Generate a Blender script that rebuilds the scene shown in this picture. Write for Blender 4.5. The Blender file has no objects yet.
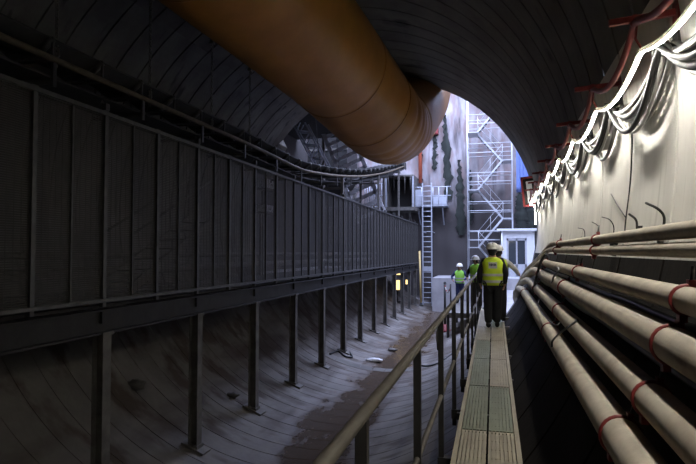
import bpy, math, random
from mathutils import Vector, Matrix
random.seed(7)
S = bpy.context.scene
COL = S.collection
PI = math.pi
# ------------------------------------------------------------------ camera model (world z = 0 is the walkway under the camera)
F = 560.0
CZ = 1.72
VPX, VPY = 499.0, 251.0
PHI = math.atan((VPY - 232) / F)
TH = math.atan((VPX - 348) / F * math.cos(PHI))
FW = Vector((-math.sin(TH) * math.cos(PHI), math.cos(TH) * math.cos(PHI), math.sin(PHI)))
RT = Vector((math.cos(TH), math.sin(TH), 0))
UP = RT.cross(FW)
CAM = Vector((0, 0, CZ))
R = 4.3
XC = -0.7592 * R
ZC = 0.18637 * R + CZ
YP = 3.7368 * R            # tunnel mouth


def ray(u, v):
    return (u - 348) / F * RT - (v - 232) / F * UP + FW


def atD(u, v, d):
    return CAM + ray(u, v) * d


def atY(u, v, y):
    r = ray(u, v)
    return CAM + r * (y / r.y)


def atX(u, v, x):
    r = ray(u, v)
    return CAM + r * (x / r.x)


def wall_x(z, inset=0.0):
    return XC + math.sqrt(max(0, (R - inset) ** 2 - (z - ZC) ** 2))


def floor_z(x, inset=0.0):
    return ZC - math.sqrt(max(0, (R - inset) ** 2 - (x - XC) ** 2))


def roof_z(x):
    return ZC + math.sqrt(max(0, R * R - (x - XC) ** 2))


# ------------------------------------------------------------------ materials
def mat(name, col, rough=0.7, metal=0.0, var=0.25, scale=6.0, col2=None, stretch=(1, 1, 1), bump=0.0, bscale=30.0,
        emit=0.0, spec=0.5, c0=0.35, c1=0.65):
    m = bpy.data.materials.new(name)
    m.use_nodes = True
    N = m.node_tree.nodes
    L = m.node_tree.links
    b = N['Principled BSDF']
    b.inputs['Roughness'].default_value = rough
    b.inputs['Metallic'].default_value = metal
    b.inputs['Specular IOR Level'].default_value = spec
    if emit:
        b.inputs['Base Color'].default_value = (*col, 1)
        b.inputs['Emission Color'].default_value = (*col, 1)
        b.inputs['Emission Strength'].default_value = emit
        return m
    tc = N.new('ShaderNodeTexCoord')
    mp = N.new('ShaderNodeMapping')
    mp.inputs['Scale'].default_value = stretch
    L.new(tc.outputs['Object'], mp.inputs['Vector'])
    n = N.new('ShaderNodeTexNoise')
    n.inputs['Scale'].default_value = scale
    n.inputs['Detail'].default_value = 6
    n.inputs['Roughness'].default_value = 0.6
    L.new(mp.outputs['Vector'], n.inputs['Vector'])
    r = N.new('ShaderNodeValToRGB')
    c2 = col2 if col2 else tuple(c * (1 - var) for c in col)
    r.color_ramp.elements[0].position = c0
    r.color_ramp.elements[1].position = c1
    r.color_ramp.elements[0].color = (*c2, 1)
    r.color_ramp.elements[1].color = (*col, 1)
    L.new(n.outputs['Fac'], r.inputs['Fac'])
    L.new(r.outputs['Color'], b.inputs['Base Color'])
    if bump:
        n2 = N.new('ShaderNodeTexNoise')
        n2.inputs['Scale'].default_value = bscale
        n2.inputs['Detail'].default_value = 4
        L.new(mp.outputs['Vector'], n2.inputs['Vector'])
        bp = N.new('ShaderNodeBump')
        bp.inputs['Strength'].default_value = bump
        bp.inputs['Distance'].default_value = 0.02
        L.new(n2.outputs['Fac'], bp.inputs['Height'])
        L.new(bp.outputs['Normal'], b.inputs['Normal'])
    return m


def layer(m, col, scale, stretch, lo, hi, rough=None, offset=(0, 0, 0)):
    """stains: a second noise lays another colour over the first"""
    N = m.node_tree.nodes
    L = m.node_tree.links
    b = N['Principled BSDF']
    src = b.inputs['Base Color'].links[0].from_socket
    tc = N.new('ShaderNodeTexCoord')
    mp = N.new('ShaderNodeMapping')
    mp.inputs['Scale'].default_value = stretch
    mp.inputs['Location'].default_value = offset
    L.new(tc.outputs['Object'], mp.inputs['Vector'])
    n = N.new('ShaderNodeTexNoise')
    n.inputs['Scale'].default_value = scale
    n.inputs['Detail'].default_value = 5
    L.new(mp.outputs['Vector'], n.inputs['Vector'])
    mr = N.new('ShaderNodeMapRange')
    mr.inputs['From Min'].default_value = lo
    mr.inputs['From Max'].default_value = hi
    L.new(n.outputs['Fac'], mr.inputs['Value'])
    mx = N.new('ShaderNodeMix')
    mx.data_type = 'RGBA'
    L.new(mr.outputs['Result'], mx.inputs['Factor'])
    L.new(src, mx.inputs['A'])
    mx.inputs['B'].default_value = (*col, 1)
    L.new(mx.outputs['Result'], b.inputs['Base Color'])
    if rough is not None:
        m2 = N.new('ShaderNodeMapRange')
        m2.inputs['To Min'].default_value = b.inputs['Roughness'].default_value
        m2.inputs['To Max'].default_value = rough
        m2.inputs['From Min'].default_value = lo
        m2.inputs['From Max'].default_value = hi
        L.new(n.outputs['Fac'], m2.inputs['Value'])
        L.new(m2.outputs['Result'], b.inputs['Roughness'])
    return mr


M = {}
M['lime'] = mat('whitewashed_concrete', (0.76, 0.74, 0.68), 0.85, 0, 0.14, 2.2, stretch=(1, 1.6, 0.35), bump=0.15, bscale=14)
layer(M['lime'], (0.40, 0.38, 0.33), 5.0, (1, 2.2, 0.16), 0.58, 0.80)
M['lowdark'] = mat('near_black_concrete', (0.016, 0.013, 0.011), 0.95, 0, 0.4, 2.0, bump=0.2, bscale=12, spec=0.1)  # near-black tone for the right wall from the slim pipes down
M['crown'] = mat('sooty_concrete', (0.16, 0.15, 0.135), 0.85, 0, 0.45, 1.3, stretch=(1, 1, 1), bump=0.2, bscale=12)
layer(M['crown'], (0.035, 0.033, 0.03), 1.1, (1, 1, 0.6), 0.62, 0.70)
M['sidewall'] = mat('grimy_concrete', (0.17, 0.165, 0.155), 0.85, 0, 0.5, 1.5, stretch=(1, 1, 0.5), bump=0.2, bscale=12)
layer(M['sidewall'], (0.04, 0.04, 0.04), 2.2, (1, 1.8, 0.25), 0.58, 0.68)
M['invert'] = mat('muddy_concrete', (0.195, 0.178, 0.160), 0.75, 0, 0.35, 1.2, stretch=(1, 1, 1), bump=0.35, bscale=9)
layer(M['invert'], (0.065, 0.048, 0.034), 1.6, (0.45, 1.3, 1), 0.50, 0.62)
layer(M['invert'], (0.06, 0.045, 0.033), 1.0, (1.3, 0.3, 0.5), 0.48, 0.66, offset=(3, 1, 0))
def channel(m, col, x0, w, rough):
    N = m.node_tree.nodes
    L = m.node_tree.links
    b = N['Principled BSDF']
    src = b.inputs['Base Color'].links[0].from_socket
    rs = b.inputs['Roughness'].links[0].from_socket if b.inputs['Roughness'].links else None
    tc = N.new('ShaderNodeTexCoord')
    mp = N.new('ShaderNodeMapping')
    mp.inputs['Scale'].default_value = (1.0, 0.45, 1)
    L.new(tc.outputs['Object'], mp.inputs['Vector'])
    sp = N.new('ShaderNodeSeparateXYZ')
    L.new(tc.outputs['Object'], sp.inputs['Vector'])
    n = N.new('ShaderNodeTexNoise')
    n.inputs['Scale'].default_value = 1.7
    n.inputs['Detail'].default_value = 7
    n.inputs['Roughness'].default_value = 0.65
    L.new(mp.outputs['Vector'], n.inputs['Vector'])
    a = N.new('ShaderNodeMath')
    a.operation = 'SUBTRACT'
    L.new(sp.outputs['X'], a.inputs[0])
    a.inputs[1].default_value = x0
    c = N.new('ShaderNodeMath')
    c.operation = 'ABSOLUTE'
    L.new(a.outputs[0], c.inputs[0])
    d = N.new('ShaderNodeMath')
    d.operation = 'MULTIPLY_ADD'
    L.new(n.outputs['Fac'], d.inputs[0])
    d.inputs[1].default_value = -2.6
    L.new(c.outputs[0], d.inputs[2])
    mr = N.new('ShaderNodeMapRange')
    mr.inputs['From Min'].default_value = w - 1.45
    mr.inputs['From Max'].default_value = w - .75
    mr.inputs['To Min'].default_value = 1
    mr.inputs['To Max'].default_value = 0
    L.new(d.outputs[0], mr.inputs['Value'])
    mx = N.new('ShaderNodeMix')
    mx.data_type = 'RGBA'
    L.new(mr.outputs['Result'], mx.inputs['Factor'])
    L.new(src, mx.inputs['A'])
    mx.inputs['B'].default_value = (*col, 1)
    L.new(mx.outputs['Result'], b.inputs['Base Color'])
    m3 = N.new('ShaderNodeMapRange')
    m3.inputs['To Min'].default_value = 0.75
    m3.inputs['To Max'].default_value = rough
    L.new(mr.outputs['Result'], m3.inputs['Value'])
    L.new(m3.outputs['Result'], b.inputs['Roughness'])


channel(M['invert'], (0.070, 0.046, 0.028), -3.2, 0.55, 0.25)
M['shaftwall'] = mat('shaft_concrete', (0.42, 0.39, 0.40), 0.85, 0, 0.45, 0.7, stretch=(1.3, 1, 0.6), bump=0.5, bscale=3)
layer(M['shaftwall'], (0.10, 0.085, 0.085), 1.0, (2.0, 1, 0.25), 0.54, 0.68)
def soil(m, col, z0, z1):
    N = m.node_tree.nodes
    L = m.node_tree.links
    b = N['Principled BSDF']
    src = b.inputs['Base Color'].links[0].from_socket
    tc = N.new('ShaderNodeTexCoord')
    sp = N.new('ShaderNodeSeparateXYZ')
    L.new(tc.outputs['Object'], sp.inputs['Vector'])
    n = N.new('ShaderNodeTexNoise')
    n.inputs['Scale'].default_value = 0.9
    n.inputs['Detail'].default_value = 6
    L.new(tc.outputs['Object'], n.inputs['Vector'])
    ad = N.new('ShaderNodeMath')
    ad.operation = 'MULTIPLY_ADD'
    L.new(n.outputs['Fac'], ad.inputs[0])
    ad.inputs[1].default_value = 5.0
    L.new(sp.outputs['Z'], ad.inputs[2])
    mr = N.new('ShaderNodeMapRange')
    mr.inputs['From Min'].default_value = z0 + 2.5
    mr.inputs['From Max'].default_value = z1 + 2.5
    mr.inputs['To Min'].default_value = 1
    mr.inputs['To Max'].default_value = 0
    L.new(ad.outputs['Value'], mr.inputs['Value'])
    mx = N.new('ShaderNodeMix')
    mx.data_type = 'RGBA'
    L.new(mr.outputs['Result'], mx.inputs['Factor'])
    L.new(src, mx.inputs['A'])
    mx.inputs['B'].default_value = (*col, 1)
    L.new(mx.outputs['Result'], b.inputs['Base Color'])


layer(M['shaftwall'], (0.26, 0.20, 0.19), 1.6, (1.5, 1, 0.5), 0.44, 0.62, offset=(7, 2, 3))
soil(M['shaftwall'], (0.062, 0.055, 0.054), CZ + 2.2, CZ + 5.0)
M['shaftdark'] = mat('shaft_shade_tone', (0.065, 0.058, 0.056), 0.9, 0, 0.45, 0.9, stretch=(1.5, 1, 0.3), bump=0.5, bscale=3)  # dark tone stands in for shade on the left shaft wall
M['bench'] = mat('bench_concrete', (0.40, 0.39, 0.40), 0.85, 0, 0.3, 1.0, bump=0.2)
M['algae'] = mat('algae_and_dark_patch', (0.030, 0.036, 0.030), 0.95, 0, 0.5, 3.0, stretch=(1, 1, 0.3))
M['duct'] = mat('orange_duct_fabric', (0.42, 0.19, 0.034), 0.46, 0, 0.18, 2.0, stretch=(1, 1, 1), bump=0.12, bscale=4, spec=0.28)
M['seam'] = mat('duct_seam_fabric', (0.36, 0.16, 0.035), 0.45, 0, 0.2)
M['galv'] = mat('galvanised_steel', (0.13, 0.13, 0.125), 0.55, 0.7, 0.3, 9)
M['galvl'] = mat('weathered_steel', (0.60, 0.60, 0.64), 0.6, 0.1, 0.3, 9)
M['mesh'] = mat('screen_wire', (0.07, 0.065, 0.06), 0.65, 0.3, 0.3, 9)
M['dusty'] = mat('dusty_steel', (0.17, 0.16, 0.145), 0.75, 0.2, 0.4, 5)
M['darksteel'] = mat('dark_steel', (0.035, 0.033, 0.032), 0.65, 0.3, 0.4, 5)
M['yrail'] = mat('rusty_yellow_rail', (0.13, 0.10, 0.06), 0.7, 0.2, 0.4, 8)
M['belt'] = mat('conveyor_rubber', (0.03, 0.03, 0.03), 0.8, 0, 0.3)
M['chain'] = mat('chain_steel', (0.30, 0.29, 0.26), 0.4, 0.9, 0.3, 30)
M['pipe'] = mat('dusty_pipe', (0.58, 0.51, 0.40), 0.75, 0, 0.25, 5, bump=0.1, bscale=25)
layer(M['pipe'], (0.33, 0.26, 0.19), 4, (1, 1, 1), 0.55, 0.75)
M['red'] = mat('red_clamp', (0.26, 0.03, 0.027), 0.5, 0, 0.3, 12)
M['redhose'] = mat('red_hose', (0.30, 0.055, 0.052), 0.5, 0, 0.25, 8)
M['black'] = mat('black_rubber', (0.02, 0.02, 0.02), 0.5, 0, 0.3)
M['orange'] = mat('orange_paint', (0.50, 0.12, 0.06), 0.6, 0, 0.2, 5)
M['white'] = mat('white_sheath', (0.42, 0.41, 0.38), 0.4, 0, 0.15)
M['grey'] = mat('grey_sheath', (0.10, 0.095, 0.088), 0.35, 0, 0.2)
M['beige'] = mat('beige_grating', (0.41, 0.36, 0.26), 0.7, 0, 0.25, 7, stretch=(1, 0.3, 1))
M['green'] = mat('green_grating', (0.24, 0.26, 0.18), 0.7, 0, 0.25, 7, stretch=(1, 0.3, 1))
M['rail'] = mat('worn_handrail', (0.135, 0.12, 0.098), 0.65, 0.1, 0.3, 8)
M['post'] = mat('dark_railing_post', (0.045, 0.042, 0.04), 0.6, 0.2, 0.3)
M['scaff'] = mat('bright_scaffold_tube', (0.55, 0.57, 0.61), 0.45, 0.2, 0.15)
M['cabin'] = mat('cabin_panel', (0.80, 0.82, 0.84), 0.5, 0, 0.06)
M['glass'] = mat('dark_glass', (0.05, 0.06, 0.07), 0.1, 0, 0.1)
M['blue'] = mat('blue_sheet', (0.17, 0.25, 0.55), 0.6, 0, 0.15)
M['ladder'] = mat('ladder_alu', (0.50, 0.53, 0.60), 0.45, 0.3, 0.15)
M['hivis'] = mat('hivis_yellow', (0.62, 0.80, 0.03), 0.7, 0, 0.12, 12)
M['hivisg'] = mat('hivis_lime', (0.35, 0.80, 0.10), 0.7, 0, 0.12, 12)
M['refl'] = mat('reflective_tape', (0.55, 0.56, 0.56), 0.35, 0.2, 0.1)
M['cloth'] = mat('dark_cloth', (0.016, 0.016, 0.018), 0.9, 0, 0.3, 10)
M['navy'] = mat('navy_cloth', (0.02, 0.03, 0.09), 0.9, 0, 0.3, 10)
M['paleshirt'] = mat('pale_cloth', (0.60, 0.58, 0.56), 0.9, 0, 0.15, 10)
M['skin'] = mat('skin', (0.45, 0.26, 0.18), 0.6, 0, 0.1)
M['hat'] = mat('white_helmet', (0.80, 0.77, 0.70), 0.35, 0, 0.06)
M['hatblue'] = mat('bluish_helmet', (0.66, 0.70, 0.80), 0.35, 0, 0.06)
M['yellow'] = mat('pale_yellow_paint', (0.75, 0.55, 0.22), 0.6, 0, 0.2)
M['redpaint'] = mat('red_paint', (0.30, 0.03, 0.03), 0.5, 0, 0.2)
M['timber'] = mat('timber', (0.28, 0.18, 0.10), 0.8, 0, 0.3, 6)
M['plastic'] = mat('white_plastic', (0.78, 0.78, 0.80), 0.5, 0, 0.1)
M['led'] = mat('led_light', (1.0, 0.96, 0.88), emit=95.0)
M['opal'] = mat('opal_plastic', (0.25, 0.245, 0.23), 0.6, 0, 0.1)
_n = M['opal'].node_tree
_t = _n.nodes.new('ShaderNodeBsdfTranslucent')
_t.inputs['Color'].default_value = (0.9, 0.85, 0.75, 1)
_x = _n.nodes.new('ShaderNodeMixShader')
_x.inputs[0].default_value = 0.11
_n.links.new(_n.nodes['Principled BSDF'].outputs[0], _x.inputs[1])
_n.links.new(_t.outputs[0], _x.inputs[2])
_n.links.new(_x.outputs[0], _n.nodes['Material Output'].inputs['Surface'])
M['lamp'] = mat('lamp_glow', (1.0, 0.72, 0.30), emit=2.0)


# ------------------------------------------------------------------ mesh builder
class MB:
    def __init__(self):
        self.v = []
        self.f = []
        self.s = []

    def add(self, vs, fs, smooth=False):
        o = len(self.v)
        self.v += [tuple(p) for p in vs]
        self.f += [tuple(i + o for i in q) for q in fs]
        self.s += [smooth] * len(fs)
        return self

    def box(self, c, s, rot=None):
        c = Vector(c)
        vs = []
        for z in (-.5, .5):
            for x, y in ((-.5, -.5), (.5, -.5), (.5, .5), (-.5, .5)):
                p = Vector((x * s[0], y * s[1], z * s[2]))
                if rot is not None:
                    p = rot @ p
                vs.append(c + p)
        return self.add(vs, [(3, 2, 1, 0), (4, 5, 6, 7), (0, 1, 5, 4), (1, 2, 6, 5), (2, 3, 7, 6), (3, 0, 4, 7)])

    def b2(self, lo, hi):
        return self.box([(a + b) / 2 for a, b in zip(lo, hi)], [abs(b - a) for a, b in zip(lo, hi)])

    def bar(self, a, b, w, h=None, up=(0, 0, 1)):
        a, b = Vector(a), Vector(b)
        h = h or w
        y = (b - a)
        l = y.length
        y.normalize()
        u = Vector(up)
        if abs(u.dot(y)) > 0.98:
            u = Vector((0, 1, 0)) if abs(y.y) < .9 else Vector((1, 0, 0))
        x = y.cross(u).normalized()
        z = x.cross(y)
        m = Matrix((x, y, z)).transposed()
        return self.box((a + b) / 2, (w, l, h), m)

    def tube(self, pts, r, n=10, cap=True, r2=None):
        pts = [Vector(p) for p in pts]
        k = len(pts)
        vs = []
        t0 = (pts[1] - pts[0]).normalized()
        nrm = t0.orthogonal().normalized()
        for i, p in enumerate(pts):
            if i == 0:
                t = t0
            elif i == k - 1:
                t = (pts[-1] - pts[-2]).normalized()
            else:
                t = ((pts[i] - pts[i - 1]).normalized() + (pts[i + 1] - pts[i]).normalized())
                t = t.normalized() if t.length > 1e-6 else (pts[i + 1] - pts[i]).normalized()
            nrm = (nrm - t * nrm.dot(t)).normalized()
            bn = t.cross(nrm)
            rr = r(i / (k - 1)) if callable(r) else r
            for j in range(n):
                a = 2 * PI * j / n
                vs.append(p + (nrm * math.cos(a) + bn * math.sin(a)) * rr)
        fs = []
        for i in range(k - 1):
            for j in range(n):
                fs.append((i * n + j, i * n + (j + 1) % n, (i + 1) * n + (j + 1) % n, (i + 1) * n + j))
        self.add(vs, fs, n > 4)
        if cap:
            o = len(self.v) - k * n
            self.f.append(tuple(o + j for j in reversed(range(n))))
            self.f.append(tuple(o + (k - 1) * n + j for j in range(n)))
            self.s += [False, False]
        return self

    def ring(self, c, axis, rmaj, rmin, n=20, m=8, sx=1.0):
        axis = Vector(axis).normalized()
        u = axis.orthogonal().normalized()
        w = axis.cross(u)
        vs = []
        for i in range(n):
            a = 2 * PI * i / n
            d = u * math.cos(a) + w * math.sin(a)
            for j in range(m):
                b = 2 * PI * j / m
                vs.append(Vector(c) + d * (rmaj + rmin * math.cos(b)) + axis * (rmin * sx * math.sin(b)))
        fs = [(i * m + j, ((i + 1) % n) * m + j, ((i + 1) % n) * m + (j + 1) % m, i * m + (j + 1) % m) for i in range(n) for j in range(m)]
        return self.add(vs, fs, True)

    def lathe(self, prof, n=20, c=(0, 0, 0), sx=1.0, sy=1.0):
        vs = []
        for r, z in prof:
            for j in range(n):
                a = 2 * PI * j / n
                vs.append((c[0] + r * sx * math.cos(a), c[1] + r * sy * math.sin(a), c[2] + z))
        k = len(prof)
        fs = [(i * n + j, i * n + (j + 1) % n, (i + 1) * n + (j + 1) % n, (i + 1) * n + j) for i in range(k - 1) for j in range(n)]
        fs.append(tuple(reversed(range(n))))
        fs.append(tuple((k - 1) * n + j for j in range(n)))
        return self.add(vs, fs, True)

    def sphere(self, c, r, n=10, s=(1, 1, 1)):
        prof = [(r * math.sin(PI * i / n), -r * math.cos(PI * i / n)) for i in range(n + 1)]
        prof[0] = (1e-4, -r)
        prof[-1] = (1e-4, r)
        o = len(self.v)
        self.lathe(prof, n + 4)
        for i in range(o, len(self.v)):
            x, y, z = self.v[i]
            self.v[i] = (x * s[0] + c[0], y * s[1] + c[1], z * s[2] + c[2])
        return self

    def build(self, name, m, parent=None, bevel=0.0):
        me = bpy.data.meshes.new(name)
        me.from_pydata(self.v, [], self.f)
        for p, s in zip(me.polygons, self.s):
            p.use_smooth = s
        me.validate()
        me.update()
        me.materials.append(M[m] if isinstance(m, str) else m)
        o = bpy.data.objects.new(name, me)
        COL.objects.link(o)
        if parent is not None:
            o.parent = parent
        if bevel:
            bv = o.modifiers.new('bevel', 'BEVEL')
            bv.width = bevel
            bv.segments = 2
            bv.limit_method = 'ANGLE'
        return o


def tag(o, label, cat, group=None):
    o['label'] = label
    o['category'] = cat
    if group:
        o['group'] = group
    return o


def thing(name, label, cat, loc=(0, 0, 0), rz=0.0, group=None):
    o = bpy.data.objects.new(name, None)
    o.empty_display_size = 0.1
    COL.objects.link(o)
    o.location = loc
    o.rotation_euler = (0, 0, rz)
    return tag(o, label, cat, group)


def struct(o):
    o['kind'] = 'structure'
    return o


def place(o, parent, loc=(0, 0, 0), rot=(0, 0, 0)):
    c = o.copy()
    COL.objects.link(c)
    c.parent = parent
    c.location = loc
    c.rotation_euler = rot
    return c


def smooth_path(pts, per=8):
    P = [Vector(p) for p in pts]
    out = []
    for i in range(len(P) - 1):
        a = P[i - 1] if i else P[0] * 2 - P[1]
        b, c = P[i], P[i + 1]
        d = P[i + 2] if i + 2 < len(P) else P[-1] * 2 - P[-2]
        for k in range(per):
            t = k / per
            out.append(0.5 * ((2 * b) + (c - a) * t + (2 * a - 5 * b + 4 * c - d) * t * t + (3 * b - a - 3 * c + d) * t ** 3))
    out.append(P[-1])
    return out


ORD = ['nearest', 'second', 'third', 'fourth', 'fifth', 'sixth', 'seventh', 'eighth', 'ninth', 'tenth', 'eleventh', 'twelfth', 'thirteenth']


# ------------------------------------------------------------------ the setting: bored tunnel, open shaft
def lining(name, a0, a1, y0, y1, m, pitch=0.62, seg=40, dep=.022):
    st = [(y0, 0.0)]
    k = math.ceil((y0 + 0.05) / pitch)
    while k * pitch < y1 - 0.05:
        y = k * pitch
        st += [(y - dep, 0), (y - dep * .64, dep), (y + dep * .64, dep), (y + dep, 0)]
        k += 1
    st.append((y1, 0.0))
    vs, fs = [], []
    n = seg + 1
    for y, d in st:
        for j in range(n):
            a = math.radians(a0 + (a1 - a0) * j / seg)
            vs.append((XC + (R + d) * math.cos(a), y, ZC + (R + d) * math.sin(a)))
    for i in range(len(st) - 1):
        for j in range(seg):
            fs.append((i * n + j, i * n + j + 1, (i + 1) * n + j + 1, (i + 1) * n + j))
    b = MB().add(vs, fs, False)
    return struct(b.build(name, m))


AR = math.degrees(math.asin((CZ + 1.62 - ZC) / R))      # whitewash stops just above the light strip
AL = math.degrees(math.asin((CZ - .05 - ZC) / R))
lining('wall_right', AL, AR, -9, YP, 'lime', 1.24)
lining('wall_right_lower', -44, AL, -9, YP, 'lowdark', 1.24)
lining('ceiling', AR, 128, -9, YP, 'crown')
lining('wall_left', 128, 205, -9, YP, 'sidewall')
lining('floor', 205, 316, -9, YP + 20.2, 'invert', 0.5, 60, .011)
# closing bulkhead far behind the camera
bk = MB()
vs = [(XC, -9, ZC)] + [(XC + (R + .05) * math.cos(2 * PI * j / 64), -9, ZC + (R + .05) * math.sin(2 * PI * j / 64)) for j in range(64)]
bk.add(vs, [(0, 1 + j, 1 + (j + 1) % 64) for j in range(64)])
struct(bk.build('wall_back', 'sidewall'))
SX0, SX1, SY1, SZ0, SZ1 = -11.5, 5.0, YP + 20.2, -4.0, 15.0
# head wall around the tunnel mouth
hw = MB()
n = 72
ring = [(XC + R * math.cos(2 * PI * j / n), ZC + R * math.sin(2 * PI * j / n)) for j in range(n)]
outr = []
for j in range(n):
    dx, dz = math.cos(2 * PI * j / n), math.sin(2 * PI * j / n)
    t = min(((SX1 - XC) / dx if dx > 1e-6 else (SX0 - XC) / dx if dx < -1e-6 else 1e9),
            ((SZ1 - ZC) / dz if dz > 1e-6 else (SZ0 - ZC) / dz if dz < -1e-6 else 1e9))
    outr.append((XC + dx * t, ZC + dz * t))
for cx, cz in ((SX1, SZ1), (SX0, SZ1), (SX1, SZ0), (SX0, SZ0)):
    k = min(range(n), key=lambda j: (outr[j][0] - cx) ** 2 + (outr[j][1] - cz) ** 2)
    outr[k] = (cx, cz)
vs = [(x, YP, z) for x, z in ring] + [(x, YP, z) for x, z in outr]
vs += [(x, YP + .45, z) for x, z in ring] + [(x, YP + .45, z) for x, z in outr]
fs = []
for j in range(n):
    k = (j + 1) % n
    fs += [(j, k, n + k, n + j), (2 * n + j, 3 * n + j, 3 * n + k, 2 * n + k), (j, 2 * n + j, 2 * n + k, k)]
hw.add(vs, fs)
struct(hw.build('wall_front', 'crown'))
# shaft side walls, far wall and slabs
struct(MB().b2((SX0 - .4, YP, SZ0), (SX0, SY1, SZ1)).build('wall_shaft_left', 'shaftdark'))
struct(MB().b2((SX0, YP + .45, CZ + 6.6), (-5.3, YP + 15, CZ + 6.9)).build('added_shade_deck', 'darksteel'))  # unseen deck, added to keep sky light off the left side
struct(MB().b2((SX1, YP, SZ0), (SX1 + .4, SY1, SZ1)).build('wall_shaft_right', 'shaftwall'))
far = MB()
nx, nz = 66, 60
for j in range(nz + 1):
    for i in range(nx + 1):
        x = SX0 + (SX1 - SX0) * i / nx
        z = SZ0 + (SZ1 - SZ0) * j / nz
        far.v.append((x, SY1 - 0.10 * math.sin(x * 4.1 + 0.3 * math.sin(z)) * abs(math.sin(x * 1.3)) - 0.05 * math.sin(z * 2.3 + x), z))
for j in range(nz):
    for i in range(nx):
        a = j * (nx + 1) + i
        far.f.append((a, a + 1, a + nx + 2, a + nx + 1))
        far.s.append(True)
struct(far.build('wall_far', 'shaftwall'))
XR = XC + R * math.cos(math.radians(316))
ZR = ZC + R * math.sin(math.radians(316))
XL = XC + R * math.cos(math.radians(205))
ZL = ZC + R * math.sin(math.radians(205))
struct(MB().b2((XR, YP, ZR - .4), (SX1, SY1, ZR)).build('floor_shaft_right', 'bench'))
struct(MB().b2((SX0, YP, ZL - .4), (XL, SY1, ZL)).build('floor_shaft_left', 'bench'))
BY = 32.6
BZ = CZ - 1.55
struct(MB().b2((-3.75, BY, SZ0), (SX1, SY1, BZ)).build('floor_bench', 'bench'))

# algae streaks and dark patches on the far wall (upright strips, each with its own relief)
al = [((445, 115), (449, 200), 9), ((459, 160), (461, 235), 8), ((436, 120), (434, 170), 5), ((470, 170), (471, 225), 4),
      ((519, 188), (524, 232), 12), ((531, 190), (532, 232), 8)]
for i, (t, b, w) in enumerate(al):
    p0, p1 = atY(t[0], t[1], SY1 - .12), atY(b[0], b[1], SY1 - .12)
    hw_ = w * SY1 / F / 2
    m = MB()
    K = 30
    for k in range(K + 1):
        q = p0.lerp(p1, k / K)
        ww = hw_ * (0.25 + 0.75 * min(1, k / 14)) * (0.55 + 0.7 * random.random()) * (1 if k < K else .5)
        for s, d in ((-1, 0.0), (-.4, .09), (.4, .09), (1, 0.0)):
            m.v.append((q.x + s * ww + random.uniform(-.09, .09), q.y - d, q.z))
    for k in range(K):
        for j in range(3):
            a = k * 4 + j
            m.f.append((a, a + 1, a + 5, a + 4))
            m.s.append(True)
    o = m.build('algae_and_dark_patch', 'algae')
    o['kind'] = 'stuff'
    tag(o, ['long dark green algae streak down the pale far shaft wall', 'shorter dark algae streak left of the stair tower',
            'narrow algae streak beside the orange pipe', 'thin dark stain behind the left legs of stair tower',
            'broad dark patch above the white cabin', 'dark patch between cabin top and red-framed box'][i], 'algae')

# ------------------------------------------------------------------ walkway under the camera
SL = 0.0107


def wz(y):
    return SL * y


def walk_hit(u, v):
    r = ray(u, v)
    t = -CZ / (r.z - SL * r.y)
    return CAM + r * t


LN, LF, RN, RF = walk_hit(450, 464), walk_hit(477, 327), walk_hit(523, 464), walk_hit(505, 327)


def xl(y):
    return LN.x + (LF.x - LN.x) * (y - LN.y) / (LF.y - LN.y)


def xr(y):
    return RN.x + (RF.x - RN.x) * (y - RN.y) / (RF.y - RN.y)


W0, W1 = 0.3, 15.9
walk = thing('walkway', 'narrow raised walkway of ribbed grating panels running along the right wall', 'walkway', (0, 0, 0))
for side in (-1, 1):
    m = MB()
    fx = xl if side < 0 else xr
    m.bar((fx(W0) - side * .02, W0, wz(W0) - .07), (fx(W1) - side * .02, W1, wz(W1) - .07), .04, .13)
    m.build('side_beam', 'beige', walk)
ROW = [walk_hit(490, y).y for y in (431, 386, 359, 340.5, 327)]
PIT = (ROW[4] - ROW[0]) / 4
ys = [ROW[0] + PIT * k for k in range(-3, 7)]
pc = {0: 'bb', 1: 'bg', 2: 'bb', 3: 'gg', 4: 'gb', 5: 'gb', 6: 'bb', 7: 'bg', 8: 'bb'}
for k in range(len(ys) - 1):
    ya, yb = max(ys[k], W0) + .012, min(ys[k + 1], W1) - .012
    if yb - ya < .2:
        continue
    for s in (0, 1):
        m = MB()
        xa0, xa1 = xl(ya) + .045, xr(ya) - .045
        mid = (xa0 + xa1) / 2
        a, b = (xa0, mid - .008) if s == 0 else (mid + .008, xa1)
        yc = (ya + yb) / 2
        dx = (xl(yb) - xl(ya) + xr(yb) - xr(ya)) / 2
        nr = 7
        # base mesh plate with raised ribs along the walkway and cross bars
        for r_ in range(nr):
            x = a + (b - a) * (r_ + .5) / nr
            m.bar((x, ya, wz(ya) - .012), (x + dx, yb, wz(yb) - .012), (b - a) / nr * .80, .024)
        nb = 8
        for q in range(nb):
            y = ya + (yb - ya) * (q + .5) / nb
            sh = dx * (y - ya) / (yb - ya)
            m.bar((a + sh, y, wz(y) - .03), (b + sh, y, wz(y) - .03), (yb - ya) / nb * 1.0, .018)
        c = pc.get(k, 'bb')[s]
        m.build('grating_panel', 'green' if c == 'g' else 'beige', walk)
for k in range(9):
    y = 1.2 + 1.72 * k
    m = MB()
    m.bar((xl(y) - .06, y, wz(y) - .17), (wall_x(wz(y) - .17, .0) + .02, y, wz(y) - .17), .06, .07)
    m.build('cross_beam', 'dusty', walk)
    m = MB()
    x = xl(y) + .03
    m.bar((x, y, wz(y) - .2), (x, y, floor_z(x) - .02), .06, .06)
    m.box((x, y, floor_z(x) + .02), (.16, .16, .03))
    m.build('support_leg', 'post', walk)

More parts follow.
